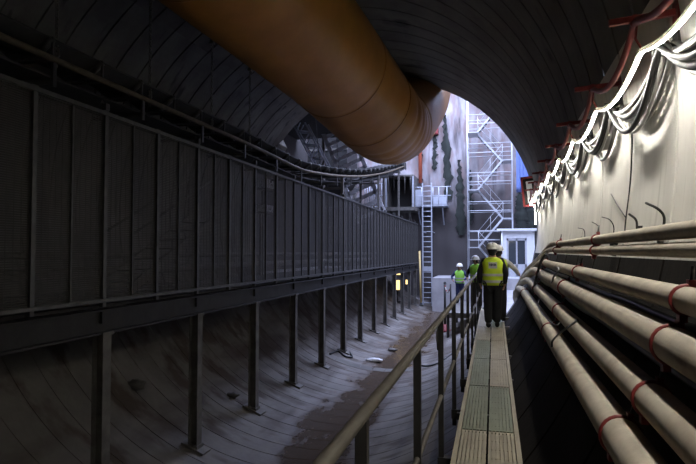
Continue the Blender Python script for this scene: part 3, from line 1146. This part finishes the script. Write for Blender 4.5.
# blue sheet hanging in the shaft on the right
BYY = 30.0
b0, b1 = atY(516, 145, BYY), atY(530, 192, BYY)
m = MB()
vs, fs = [], []
for j in range(9):
    for i in range(13):
        t = i / 12
        vs.append((b0.x + (b1.x - b0.x) * t, BYY + .05 * math.sin(i * 2.1), b0.z + (b1.z - b0.z) * j / 8))
for j in range(8):
    for i in range(12):
        fs.append((j * 13 + i, j * 13 + i + 1, (j + 1) * 13 + i + 1, (j + 1) * 13 + i))
m.add(vs, fs, True)
o = m.build('blue_sheet', 'blue')
sd = o.modifiers.new('thickness', 'SOLIDIFY')
sd.thickness = .02
tag(o, 'bright blue sheet hanging in the shaft beside the stair tower', 'sheet')
MB().tube([(b0.x - .1, BYY + .06, b0.z), (SX1 + .02, BYY + .06, b0.z)], .04, 8).build('hanging_pole', 'scaff', o)

# ------------------------------------------------------------------ shaft: ladder, platform, dark opening, yellow post
LY = 34.6
la, lb = atY(422.5, 183, LY), atY(432, 306, LY)
zlad0 = floor_z((la.x + lb.x) / 2) + .0
lad = thing('access_ladder', 'tall pale steel ladder standing at the end of mesh screen', 'ladder', ((la.x + lb.x) / 2, LY, zlad0))
lw = abs(lb.x - la.x) / 2
lh = la.z - zlad0
for s in (-1, 1):
    MB().b2((s * lw - .035, -.03, 0), (s * lw + .035, .05, lh)).build('stile', 'ladder', lad)
nr = 24
rg = MB().tube([(-lw, 0, 0), (lw, 0, 0)], .022, 8)
r0 = None
for i in range(nr):
    z = .2 + (lh - .4) * i / (nr - 1)
    if r0 is None:
        r0 = rg.build('rung', 'ladder', lad)
        r0.location = (0, 0, z)
    else:
        place(r0, lad, (0, 0, z))
MB().b2((-lw, -.05, lh * .28), (lw, .0, lh * .32)).build('joint_plate', 'ladder', lad)
for s in (-1, 1):
    MB().bar((s * lw, .04, lh * .6), (s * lw, SY1 - LY, lh * .6), .05).build('wall_stay', 'ladder', lad)

PYL = 35.0
p0, p1 = atY(413, 205, PYL), atY(447, 205, PYL)
plat = thing('ladder_platform', 'small railed steel platform at the ladder top on far wall', 'platform', (p0.x, PYL, p0.z))
pw = p1.x - p0.x
MB().b2((0, 0, -.1), (pw, 1.35, 0)).build('platform_deck', 'ladder', plat)
MB().b2((0, -.02, 0), (.55, .02, .95)).build('toe_panel', 'ladder', plat)
MB().b2((1.25, -.02, 0), (pw - .0, .02, .5)).build('toe_panel', 'ladder', plat)
for x in (0, .55, 1.25, pw - .5, pw):
    MB().tube([(x, 0, 0), (x, 0, 1.12)], .03, 6).build('guard_post', 'ladder', plat)
for z in (.55, 1.1):
    MB().tube([(0, 0, z), (.55, 0, z)], .03, 6).tube([(1.25, 0, z), (pw + .25, 0, z)], .03, 6).build('guard_rail', 'ladder', plat)
for x in (.3, pw - .3):
    MB().bar((x, .1, -.1), (x, 1.3, -1.2), .07).build('bracket', 'ladder', plat)

OY = 34.2
o0, o1 = atY(387, 177, OY), atY(412, 207, OY)
ow, oh = o1.x - o0.x, o0.z - o1.z
ch = thing('discharge_hood', 'dark open steel hood below the conveyor end on far wall', 'hood', (o0.x, OY, o1.z))
MB().b2((-.1, 0, 0), (.02, 1.9, oh)).b2((ow - .02, 0, 0), (ow + .1, 1.9, oh)).b2((-.1, 0, oh), (ow + .1, 1.9, oh + .1)).build('hood_shell', 'dusty', ch)
MB().b2((-.02, 1.5, 0), (ow + .02, 1.6, oh)).build('back_plate', 'black', ch)
for x in (-.1, ow + .02):
    MB().b2((x, -.04, 0), (x + .1, .0, oh)).build('frame_bar', 'ladder', ch)
MB().b2((-.35, -.3, -.22), (ow + .25, 1.9, 0)).build('base_beam', 'dusty', ch)
for i in range(5):
    x = .1 + (ow - .2) * i / 4
    MB().tube([(x, -.02, oh), (x, -.02, oh * (.45 + .1 * (i % 3)))], .02, 6).build('curtain_strip', 'grey', ch)
MB().bar((.2, .2, -.2), (.2, 1.9, -1.6), .1).bar((ow - .2, .2, -.2), (ow - .2, 1.9, -1.6), .1).build('support_bracket', 'dusty', ch)

y0_, y1_ = atY(419.5, 256, 33.8), atY(421, 296, 33.8)
m = MB().tube([(y0_.x, 33.8, y0_.z + .3), (y1_.x, 33.8, floor_z(y1_.x) + .0)], .055, 10)
o = tag(m.build('marker_pole', 'yellow'), 'pale yellow upright pole beside the foot of ladder', 'pole')
MB().lathe([(.16, 0), (.16, .05), (.08, .09), (.07, .2)], 14, (y1_.x, 33.8, floor_z(y1_.x) + .0)).build('pole_base', 'darksteel', o)

# work lamps behind the far legs
for i, (u, v, yy, lab) in enumerate(((398, 273, 31.0, 'upper warm work lamp glowing behind the far gantry legs'), (397.5, 285, 31.2, 'tall warm work lamp glowing low behind the far gantry legs'),
                                     (408, 282, 32.4, 'small warm work lamp close to the last gantry leg'))):
    p = atY(u, v, yy)
    hh = (.13, .30, .16)[i]
    t = thing('work_lamp', lab, 'lamp', p, .1, 'work lamps behind the gantry')
    MB().b2((-.16, .0, -hh), (.16, .12, hh)).build('lamp_housing', 'darksteel', t)
    MB().b2((-.13, -.02, -hh + .03), (.13, -.0, hh - .03)).build('lamp_lens', 'lamp', t)
    fz = floor_z(p.x) - p.z
    if i == 0:
        MB().tube([(0, .06, hh), (0, .06, gz(yy) - .08 - p.z)], .025, 8).build('hanger', 'darksteel', t)
    else:
        MB().tube([(0, .06, -hh), (0, .06, fz + .02)], .025, 8).b2((-.2, -.1, fz - .02), (.2, .2, fz + .05)).build('stand', 'darksteel', t)

# orange pipe and red box on far wall
p0, p1 = atY(420, 128, SY1 - .3), atY(420.5, 183, SY1 - .3)
o = tag(MB().tube([(p0.x, p0.y, SZ1 - .3), p0, p1], .12, 12).build('riser_pipe', 'orange'), 'orange-red riser pipe running down the far shaft wall', 'pipe')
for z in (p0.z, (p0.z + p1.z) / 2, p1.z + .2):
    MB().b2((p0.x - .16, p0.y - .08, z), (p0.x + .16, SY1 + .02, z + .07)).build('pipe_clamp', 'darksteel', o)
p = atY(434, 128, SY1 - .25)
o = tag(MB().box(p, (.55, .5, .9)).build('hose_box', 'red', None, .03), 'dark red box on far shaft wall beside the orange duct', 'box')
MB().box(p + Vector((0, -.26, 0)), (.45, .03, .8)).build('box_door', 'red', o)

# inclined lattice conveyor and truss on the left of the shaft
IY = 30.0
a, b = atY(322, 96, IY), atY(372, 218, IY)
inc = thing('inclined_conveyor', 'steep slatted steel incline rising behind the belt conveyor in shaft', 'conveyor', (0, 0, 0))
dirv = (b - a).normalized()
sv = Vector((dirv.z, 0, -dirv.x)).normalized()
if sv.x < 0:
    sv = -sv
wd = .75
for s in (-1, 1):
    MB().bar(a + sv * wd * s / 1, b + sv * wd * s / 1, .1, .22).build('side_beam', 'galvl', inc)
L_ = (b - a).length
n_ = 15
sl0 = None
for i in range(n_):
    p = a.lerp(b, (i + .5) / n_)
    MB().bar(p - sv * wd, p + sv * wd, .10, .2).build('slat', 'galvl', inc)
MB().bar(b + Vector((0, .4, -.1)), Vector((b.x, b.y + .4, floor_z(max(b.x, XL)) - .02)), .16).build('foot_post', 'dusty', inc)
MB().bar(a + Vector((0, .3, 0)), Vector((a.x, a.y + .3, ZL - .02)), .14).build('foot_post', 'dusty', inc)
IY2 = 27.0
a, b = atY(291, 108, IY2), atY(322, 168, IY2)
trs = thing('lattice_truss', 'leaning lattice truss left of the slatted incline in shaft', 'truss', (0, 0, 0))
dirv = (b - a).normalized()
sv = Vector((dirv.z, 0, -dirv.x)).normalized()
for s in (-1, 1):
    for dy in (0, .5):
        MB().tube([a + sv * .3 * s + Vector((0, dy, 0)), b + sv * .3 * s + Vector((0, dy, 0))], .05, 6).build('chord', 'ladder', trs)
for i in range(9):
    p, q = a.lerp(b, i / 9), a.lerp(b, (i + 1) / 9)
    s = 1 if i % 2 else -1
    MB().tube([p + sv * .3 * s, q - sv * .3 * s], .035, 6).build('lacing', 'ladder', trs)
    MB().tube([p + sv * .3 * s + Vector((0, .5, 0)), q - sv * .3 * s + Vector((0, .5, 0))], .035, 6).build('lacing', 'ladder', trs)
MB().tube([b + Vector((0, .25, 0)), Vector((b.x, b.y + .25, ZL - .02))], .07, 8).build('foot_post', 'dusty', trs)
# a dark hopper tower between them
h0, h1 = atY(300, 96, 33.0), atY(347, 205, 33.0)
hop = thing('steel_silo', 'dark steel silo block behind the inclined truss in shaft', 'silo', (0, 0, 0))
MB().b2((h0.x, 33.0, h1.z + 1.6), (h1.x, 35.6, h0.z + 1.0)).build('silo_body', 'darksteel', hop)
cxm = (h0.x + h1.x) / 2
m = MB()
vs = [(h0.x, 33.0, h1.z + 1.6), (h1.x, 33.0, h1.z + 1.6), (h1.x, 35.6, h1.z + 1.6), (h0.x, 35.6, h1.z + 1.6),
      (cxm - .5, 33.8, h1.z), (cxm + .5, 33.8, h1.z), (cxm + .5, 34.8, h1.z), (cxm - .5, 34.8, h1.z)]
m.add(vs, [(0, 1, 5, 4), (1, 2, 6, 5), (2, 3, 7, 6), (3, 0, 4, 7), (4, 5, 6, 7)]).build('silo_cone', 'darksteel', hop)
for x in (h0.x + .15, h1.x - .15):
    for y in (33.15, 35.45):
        MB().bar((x, y, ZL), (x, y, h1.z + 1.7), .2).build('silo_leg', 'dusty', hop)
for i in range(4):
    z = h1.z + 1.9 + i * 1.5
    MB().b2((h0.x - .05, 32.93, z), (h1.x + .05, 33.0, z + .12)).build('stiffening_band', 'dusty', hop)
# ropes
for i, (u0, v0, u1, v1, lab) in enumerate(((309, 60, 321, 172, 'long thin rope hanging in front of the dark silo'), (331, 60, 339, 172, 'thin rope hanging beside the slatted incline'))):
    p0, p1 = atY(u0, v0, 26.0), atY(u1, v1, 26.0)
    top = p0 + (p0 - p1) * ((SZ1 - p0.z) / (p0.z - p1.z)) * .9
    tag(MB().tube([top, p0, p1], .022, 6).build('hanging_rope', 'galv'), lab, 'rope')
# guard cage left of the hood
g0, g1 = atY(365, 184, 33.6), atY(384, 207, 33.6)
gc = thing('guard_cage', 'pale vertical bar guard left of the dark hood', 'guard', (g0.x, 33.6, g1.z))
gw, gh = g1.x - g0.x, g0.z - g1.z
for i in range(9):
    MB().tube([(gw * i / 8, 0, 0), (gw * i / 8, 0, gh)], .025, 6).build('upright_bar', 'ladder', gc)
for z in (0, gh * .5, gh):
    MB().tube([(0, 0, z), (gw, 0, z)], .03, 6).build('cross_rail', 'ladder', gc)
MB().b2((-.1, -.1, -.12), (gw + .1, 1.6, 0)).build('ledge', 'dusty', gc)
for x in (.1, gw - .1):
    MB().bar((x, .6, -.1), (x, .6, gz(33) - .1 - g1.z), .1).build('support_post', 'dusty', gc)
# plastic sheet scrap at the mouth
p = [atY(280, 133, YP + .47), atY(287, 148, YP + .5), atY(284, 153, YP + .5), atY(275, 148, YP + .47), atY(277, 140, YP + .47)]
m = MB()
m.add([tuple(q) for q in p] + [tuple(sum(p, Vector()) / 5 + Vector((0, -.12, 0)))], [(0, 1, 5), (1, 2, 5), (2, 3, 5), (3, 4, 5), (4, 0, 5)], False)
o = m.build('plastic_sheet', 'plastic')
sd = o.modifiers.new('thickness', 'SOLIDIFY')
sd.thickness = .012
tag(o, 'crumpled white plastic sheet caught at left of the tunnel mouth', 'sheet')

# ------------------------------------------------------------------ low landing, barrier, floor litter
LZ = CZ - 2.33
lx0, lx1 = -1.95, -.35
land = thing('steel_landing', 'low steel landing where two workers in green vests stand', 'platform', (0, 0, 0))
MB().b2((lx0, 21.5, LZ - .08), (lx1, 26.3, LZ)).build('landing_deck', 'dusty', land)
MB().b2((-.7, 19.15, LZ - .08), (.12, 21.5, LZ)).build('landing_deck', 'dusty', land)
for y in (21.6, 23.9, 26.2):
    for x in (lx0 + .06, lx1 - .06):
        MB().b2((x - .05, y - .05, floor_z(x) - .02), (x + .05, y + .05, LZ - .08)).build('landing_leg', 'post', land)
    MB().b2((lx0, y - .04, LZ - .2), (lx1, y + .04, LZ - .08)).build('joist', 'dusty', land)
stp = thing('step_stair', 'short steel steps down from walkway end to the low landing', 'stair', (0, 0, 0))
za_ = wz(W1)
for i in range(4):
    t = (i + 1) / 5
    MB().b2((-.42, W1 + .55 * i + .1, za_ + (LZ - za_) * t - .03), (.12, W1 + .55 * i + .62, za_ + (LZ - za_) * t)).build('tread', 'dusty', stp)
for x in (-.44, .13):
    MB().bar((x, W1 - .02, za_ - .1), (x, W1 + 3.3, LZ - .12), .04, .2).build('stringer', 'dusty', stp)
    MB().b2((x - .03, W1 + 3.2, floor_z(min(x, .1)) - .1), (x + .03, W1 + 3.3, LZ - .12)).build('stair_leg', 'post', stp)

bpt = atD(445, 308, 23.5)
bpt.z = floor_z(bpt.x)
bar_ = thing('barrier_post', 'dark barrier post with red foot left of the handrail', 'post', bpt)
zz = atD(445, 283, 23.5).z - bpt.z
MB().tube([(0, 0, .05), (0, 0, zz)], .05, 10).sphere((0, 0, zz), .06, 8).build('post_tube', 'post', bar_)
MB().lathe([(.26, 0), (.26, .06), (.12, .12), (.08, .3)], 16).build('post_foot', 'redpaint', bar_)
q0 = Vector((bpt.x, bpt.y, bpt.z + zz - .08))
q1 = Vector((-1.9, 23.0, LZ + .95))
pts = []
for i in range(13):
    t = i / 12
    p = q0.lerp(q1, t)
    p.z -= .3 * (1 - (2 * t - 1) ** 2)
    pts.append(p)
o = MB().tube(pts, .022, 6).build('barrier_chain', 'white')
tag(o, 'pale plastic barrier chain strung from the dark post', 'chain')
rd = MB()
for i in range(0, 12, 3):
    rd.tube([pts[i], pts[i + 1]], .027, 6)
rd.build('red_links', 'redpaint', o)
MB().tube([(-1.9, 23.0, LZ), (-1.9, 23.0, LZ + 1.0)], .03, 8).build('end_post', 'post', o)

p = atD(373, 361, 15.8)


def on_floor(u, v, ins=0.0):
    d = ray(u, v)
    xo, zo = CAM.x - XC, CAM.z - ZC
    a = d.x ** 2 + d.z ** 2
    b = 2 * (d.x * xo + d.z * zo)
    c = xo * xo + zo * zo - (R - ins) ** 2
    return CAM + d * ((-b + math.sqrt(b * b - 4 * a * c)) / 2 / a)


p = on_floor(374, 360, .05)
m = MB()
m.sphere((p.x, p.y, p.z), .2, 10, (1.4, .8, .32))
for i in range(len(m.v)):
    x, y, z = m.v[i]
    h = math.sin(x * 37) * .02 + math.sin(y * 41) * .02
    m.v[i] = (x + h, y - h, z + h * .5)
tag(m.build('plastic_bag', 'plastic'), 'crumpled white bag lying on the wet tunnel floor', 'bag')
pl = [on_floor(u, v, .03) for u, v in ((330, 354), (338, 351), (345, 356), (352, 357), (350, 352))]
tag(MB().tube(smooth_path(pl, 5), .03, 8).build('black_hose', 'black'), 'short black hose lying on floor beside a gantry leg', 'hose')
pl = [on_floor(u, v, .02) for u, v in ((419, 365), (428, 366), (438, 363), (446, 358), (455, 351))]
tag(MB().tube(smooth_path(pl, 5), .022, 8).build('black_cable', 'black'), 'black cable curving over the floor behind the handrail', 'cable')
pl = [on_floor(u, v, .05) for u, v in ((268, 356), (276, 352))]
for (u, v, s, lab) in ((136, 384, .14, 'dark stone on the floor left of the second near gantry leg'), (233, 395, .10, 'small stone on the floor between two gantry legs'), (392, 350, .12, 'grey stone beside the wet channel near tunnel mouth')):
    p = on_floor(u, v, s * .35)
    m = MB().sphere((0, 0, 0), s, 8, (1.3, .9, .6))
    for i in range(len(m.v)):
        x, y, z = m.v[i]
        k = 1 + .18 * math.sin(x * 53 + y * 31) + .12 * math.sin(z * 71)
        m.v[i] = (p.x + x * k, p.y + y * k, p.z + z * k)
    tag(m.build('loose_stone', 'dusty'), lab, 'stone')


# ------------------------------------------------------------------ people
def skin_obj(name, m, parent, verts, edges, radii, sub=2):
    me = bpy.data.meshes.new(name)
    me.from_pydata([tuple(v) for v in verts], edges, [])
    o = bpy.data.objects.new(name, me)
    COL.objects.link(o)
    o.parent = parent
    sk = o.modifiers.new('skin', 'SKIN')
    sk.use_smooth_shade = True
    if not me.skin_vertices:
        bpy.context.view_layer.objects.active = o
    for i, r_ in enumerate(radii):
        rr = r_ if isinstance(r_, tuple) else (r_, r_)
        me.skin_vertices[0].data[i].radius = rr
    me.skin_vertices[0].data[0].use_root = True
    sb = o.modifiers.new('sub', 'SUBSURF')
    sb.levels = sb.render_levels = sub
    me.materials.append(M[m])
    return o


def person(label, loc, rz, scale, pose, jacket, trousers, vest, hat, vesttext=False):
    root = thing('person', label, 'person', loc, rz)
    root.scale = (scale,) * 3
    J = dict(pelvis=(0, 0, .96), spine=(0, .0, 1.12), chest=(0, .0, 1.32), neck=(0, .0, 1.47), head=(0, .025, 1.60), crown=(0, .02, 1.69),
             hipL=(-.09, 0, .9), hipR=(.09, 0, .9), kneeL=(-.10, .03, .5), kneeR=(.10, .03, .5), ankL=(-.10, 0, .1), ankR=(.10, 0, .1),
             toeL=(-.12, .15, .035), toeR=(.12, .15, .035), shL=(-.185, 0, 1.40), shR=(.185, 0, 1.40), elL=(-.25, -.03, 1.13), elR=(.25, -.03, 1.13),
             wrL=(-.26, .06, .89), wrR=(.26, .06, .89))
    J.update(pose)
    J = {k: Vector(v) for k, v in J.items()}
    # body: one continuous skin
    names = ['pelvis', 'spine', 'chest', 'neck', 'head', 'crown', 'hipL', 'kneeL', 'ankL', 'hipR', 'kneeR', 'ankR', 'shL', 'elL', 'wrL', 'shR', 'elR', 'wrR']
    rad = [.125, .115, .125, .055, .088, .062, .085, .055, .04, .085, .055, .04, .06, .042, .028, .06, .042, .028]
    vs = [J[n_] for n_ in names]
    ix = {n_: i for i, n_ in enumerate(names)}
    ed = [(0, 1), (1, 2), (2, 3), (3, 4), (4, 5), (0, 6), (6, 7), (7, 8), (0, 9), (9, 10), (10, 11), (2, 12), (12, 13), (13, 14), (2, 15), (15, 16), (16, 17)]
    # nose
    vs.append(J['head'] + Vector((0, .095, -.005)))
    rad.append(.014)
    ed.append((4, len(vs) - 1))
    for s in 'LR':
        el, wr = J['el' + s], J['wr' + s]
        dv = (wr - el).normalized()
        side = Vector((1 if s == 'L' else -1, 0, 0))
        side = (side - dv * side.dot(dv)).normalized()
        fwd = dv.cross(side).normalized()
        palm = wr + dv * .07
        vs.append(palm)
        rad.append((.036, .022))
        ed.append((ix['wr' + s], len(vs) - 1))
        for k, ln in enumerate((.072, .082, .076, .06)):
            o_ = (k - 1.5) * .02
            b0 = palm + fwd * o_ + dv * .01
            pts = [b0, b0 + dv * ln * .5 + side * .008, b0 + dv * ln * .85 + side * .03]
            i0 = len(vs)
            vs += pts
            rad += [.011, .010, .008]
            ed += [(i0, i0 + 1), (i0 + 1, i0 + 2)]
        b0 = wr + dv * .035 + fwd * .02
        i0 = len(vs)
        vs += [b0, b0 + fwd * .03 + dv * .02, b0 + fwd * .035 + dv * .055]
        rad += [.013, .011, .009]
        ed += [(i0, i0 + 1), (i0 + 1, i0 + 2)]
    body = skin_obj('body', 'skin', root, vs, ed, rad, 2)
    me = body.data
    done, k = set(), 0
    adj = {}
    for a, b in ed:
        adj.setdefault(a, []).append(b)
        adj.setdefault(b, []).append(a)
    for i in range(len(vs)):
        if i in done:
            continue
        me.skin_vertices[0].data[i].use_root = True
        stack = [i]
        while stack:
            q = stack.pop()
            if q in done:
                continue
            done.add(q)
            stack += adj.get(q, [])
    for s in (-1, 1):
        MB().sphere(tuple(J['head'] + Vector((s * .032, .082, .022))), .012, 6).build('eye', 'plastic', root)
        MB().sphere(tuple(J['head'] + Vector((s * .088, .0, .0))), .03, 8, (.4, .7, 1.1)).build('ear', 'skin', root)
    # jacket, trousers
    nj = ['spine', 'chest', 'shL', 'elL', 'wrL', 'shR', 'elR', 'wrR', 'pelvis', 'neck']
    rj = [.14, .15, .082, .06, .045, .082, .06, .045, (.15, .13), .07]
    skin_obj('jacket', jacket, root, [J[n_] for n_ in nj], [(0, 1), (1, 2), (2, 3), (3, 4), (1, 5), (5, 6), (6, 7), (0, 8), (1, 9)], rj)
    nt = ['pelvis', 'hipL', 'kneeL', 'ankL', 'hipR', 'kneeR', 'ankR']
    skin_obj('trousers', trousers, root, [J[n_] for n_ in nt], [(0, 1), (1, 2), (2, 3), (0, 4), (4, 5), (5, 6)], [.15, .12, .095, .082, .12, .095, .082])
    for s in 'LR':
        a, t = J['ank' + s], J['toe' + s]
        heel = a + (a - t) * .25
        heel.z = .04 + min(a.z, t.z) * 0
        skin_obj('boot', 'cloth', root, [a + Vector((0, 0, .05)), a + Vector((0, 0, -.03)), heel, a.lerp(t, .6), t + Vector((0, .03, .01))],
                 [(0, 1), (1, 2), (1, 3), (3, 4)], [.058, .058, .045, .048, .035])
    # vest: loft around the torso
    ch_, pe = J['chest'], J['pelvis']
    lv = [(.90, .195, .155), (1.0, .195, .15), (1.12, .19, .148), (1.25, .20, .158), (1.36, .215, .15), (1.42, .19, .125), (1.455, .135, .10), (1.47, .08, .075)]
    m = MB()
    nn = 28
    for z, a, b in lv:
        t = (z - .96) / (1.47 - .96)
        off = pe.lerp(J['neck'], t)
        for j in range(nn):
            an = 2 * PI * j / nn
            e = .8
            cx_, sy_ = math.cos(an), math.sin(an)
            m.v.append((off.x + a * math.copysign(abs(cx_) ** e, cx_), off.y + b * math.copysign(abs(sy_) ** e, sy_), z))
    for i in range(len(lv) - 1):
        for j in range(nn):
            m.f.append((i * nn + j, i * nn + (j + 1) % nn, (i + 1) * nn + (j + 1) % nn, (i + 1) * nn + j))
            m.s.append(True)
    vo = m.build('vest', vest, root)
    sd_ = vo.modifiers.new('thickness', 'SOLIDIFY')
    sd_.thickness = .012
    sd_.offset = 1
    for z0_, z1_ in ((.955, 1.005), (1.09, 1.14)):
        m = MB()
        for z in (z0_, z1_):
            t = (z - .96) / (1.47 - .96)
            off = pe.lerp(J['neck'], t)
            for j in range(nn):
                an = 2 * PI * j / nn
                cx_, sy_ = math.cos(an), math.sin(an)
                m.v.append((off.x + .212 * math.copysign(abs(cx_) ** .8, cx_), off.y + .168 * math.copysign(abs(sy_) ** .8, sy_), z))
        for j in range(nn):
            m.f.append((j, (j + 1) % nn, nn + (j + 1) % nn, nn + j))
            m.s.append(True)
        m.build('reflective_band', 'refl', vo)
    if vesttext:
        off = pe.lerp(J['neck'], .72)
        m = MB().box((off.x, off.y - .165, 1.315), (.17, .02, .13))
        bdg = m.build('back_patch', 'refl', vo)
        m = MB()
        for k in range(5):
            m.box((off.x - .056 + .028 * k, off.y - .177, 1.325), (.019, .006, .04 + .012 * (k % 2)))
        m.build('patch_lettering', 'cloth', bdg)
    MB().sphere(tuple(J['head'] + Vector((0, -.022, .018))), .1, 10, (.95, .98, 1.08)).sphere(tuple(J['head'] + Vector((0, -.045, -.055))), .065, 8, (1.1, .8, .9)).build('hair', 'cloth', root)
    # helmet
    h = J['crown'] + Vector((0, 0, -.045))
    m = MB()
    m.lathe([(.135, 0), (.14, .012), (.128, .02), (.126, .05), (.112, .09), (.085, .122), (.045, .142), (.004, .148)], 24, tuple(h), 1.0, 1.12)
    ho = m.build('helmet', hat, root)
    m = MB()
    m.box(tuple(h + Vector((0, .15, .006))), (.19, .1, .014))
    m.build('helmet_peak', hat, ho, .006)
    m = MB()
    m.bar(tuple(h + Vector((0, -.10, .115))), tuple(h + Vector((0, .10, .115))), .03, .07)
    m.build('helmet_ridge', hat, ho, .01)
    return root


PW = walk_hit(493, 328.5)
person('person in yellow vest and white helmet seen from behind on the walkway', (PW.x, PW.y, wz(PW.y)), 0.05, .99,
       dict(wrL=(-.25, .10, .93), wrR=(.25, .10, .92), elL=(-.27, -.05, 1.15), elR=(.265, -.05, 1.15), kneeR=(.09, .05, .5), ankR=(.09, .07, .1), toeR=(.10, .22, .035), ankL=(-.09, -.04, .1), toeL=(-.1, .11, .035)),
       'cloth', 'cloth', 'hivis', 'hat', True)
p = walk_hit(500, 324)
person('person in pale sleeves ahead of the yellow-vested one, right arm stretched out', (p.x - .03, p.y + .35, wz(p.y + .35)), -.15, .962,
       dict(elR=(.36, .06, 1.24), wrR=(.43, .25, 1.10)), 'paleshirt', 'cloth', 'hivis', 'hat')
y_ = 15.2
p = atY(469.5, 290, y_)
person('person in dark jacket and green vest leaning at the handrail end', (p.x + .19, y_, wz(y_)), 2.75, .82,
       dict(elL=(-.30, .05, 1.16), wrL=(-.22, .24, 1.05), elR=(.30, .05, 1.16), wrR=(.22, .24, 1.03), head=(0, .08, 1.57), crown=(0, .1, 1.66)), 'cloth', 'cloth', 'hivisg', 'hatblue')
y_ = 25.4
p = atY(460, 290, y_)
person('person in navy clothes and green vest facing the camera, farthest away', (p.x, y_, LZ), PI - .2, 1.0,
       dict(elL=(-.34, .05, 1.17), wrL=(-.24, .22, 1.04), elR=(.36, .05, 1.18), wrR=(.26, .22, 1.05)), 'navy', 'navy', 'hivisg', 'hat')

# ------------------------------------------------------------------ light
w = bpy.data.worlds.new('sky')
S.world = w
w.use_nodes = True
bg = w.node_tree.nodes['Background']
bg.inputs['Color'].default_value = (0.56, 0.65, 1.0, 1)
bg.inputs['Strength'].default_value = 12.5
pt = bpy.data.lights.new('shaft_sky_opening', 'AREA')
pt.shape = 'RECTANGLE'
pt.size = SX1 - SX0
pt.size_y = SY1 - YP
pt.cycles.is_portal = True
po = bpy.data.objects.new('shaft_sky_opening', pt)
COL.objects.link(po)
po.location = ((SX0 + SX1) / 2, (YP + SY1) / 2, SZ1 + .02)

# ------------------------------------------------------------------ camera and view
cd = bpy.data.cameras.new('camera')
cd.sensor_width = 36
cd.lens = F / 696 * 36
cd.clip_start = .05
cd.clip_end = 200
co = bpy.data.objects.new('camera', cd)
COL.objects.link(co)
rm = Matrix((RT, UP, -FW)).transposed().to_4x4()
rm.translation = CAM
co.matrix_world = rm
S.camera = co
vs_ = S.view_settings
vs_.view_transform = 'Standard'
vs_.look = 'None'
vs_.exposure = 0
vs_.gamma = 1
vs_.use_curve_mapping = False
S.cycles.max_bounces = 8
S.cycles.diffuse_bounces = 5
S.cycles.use_denoising = True
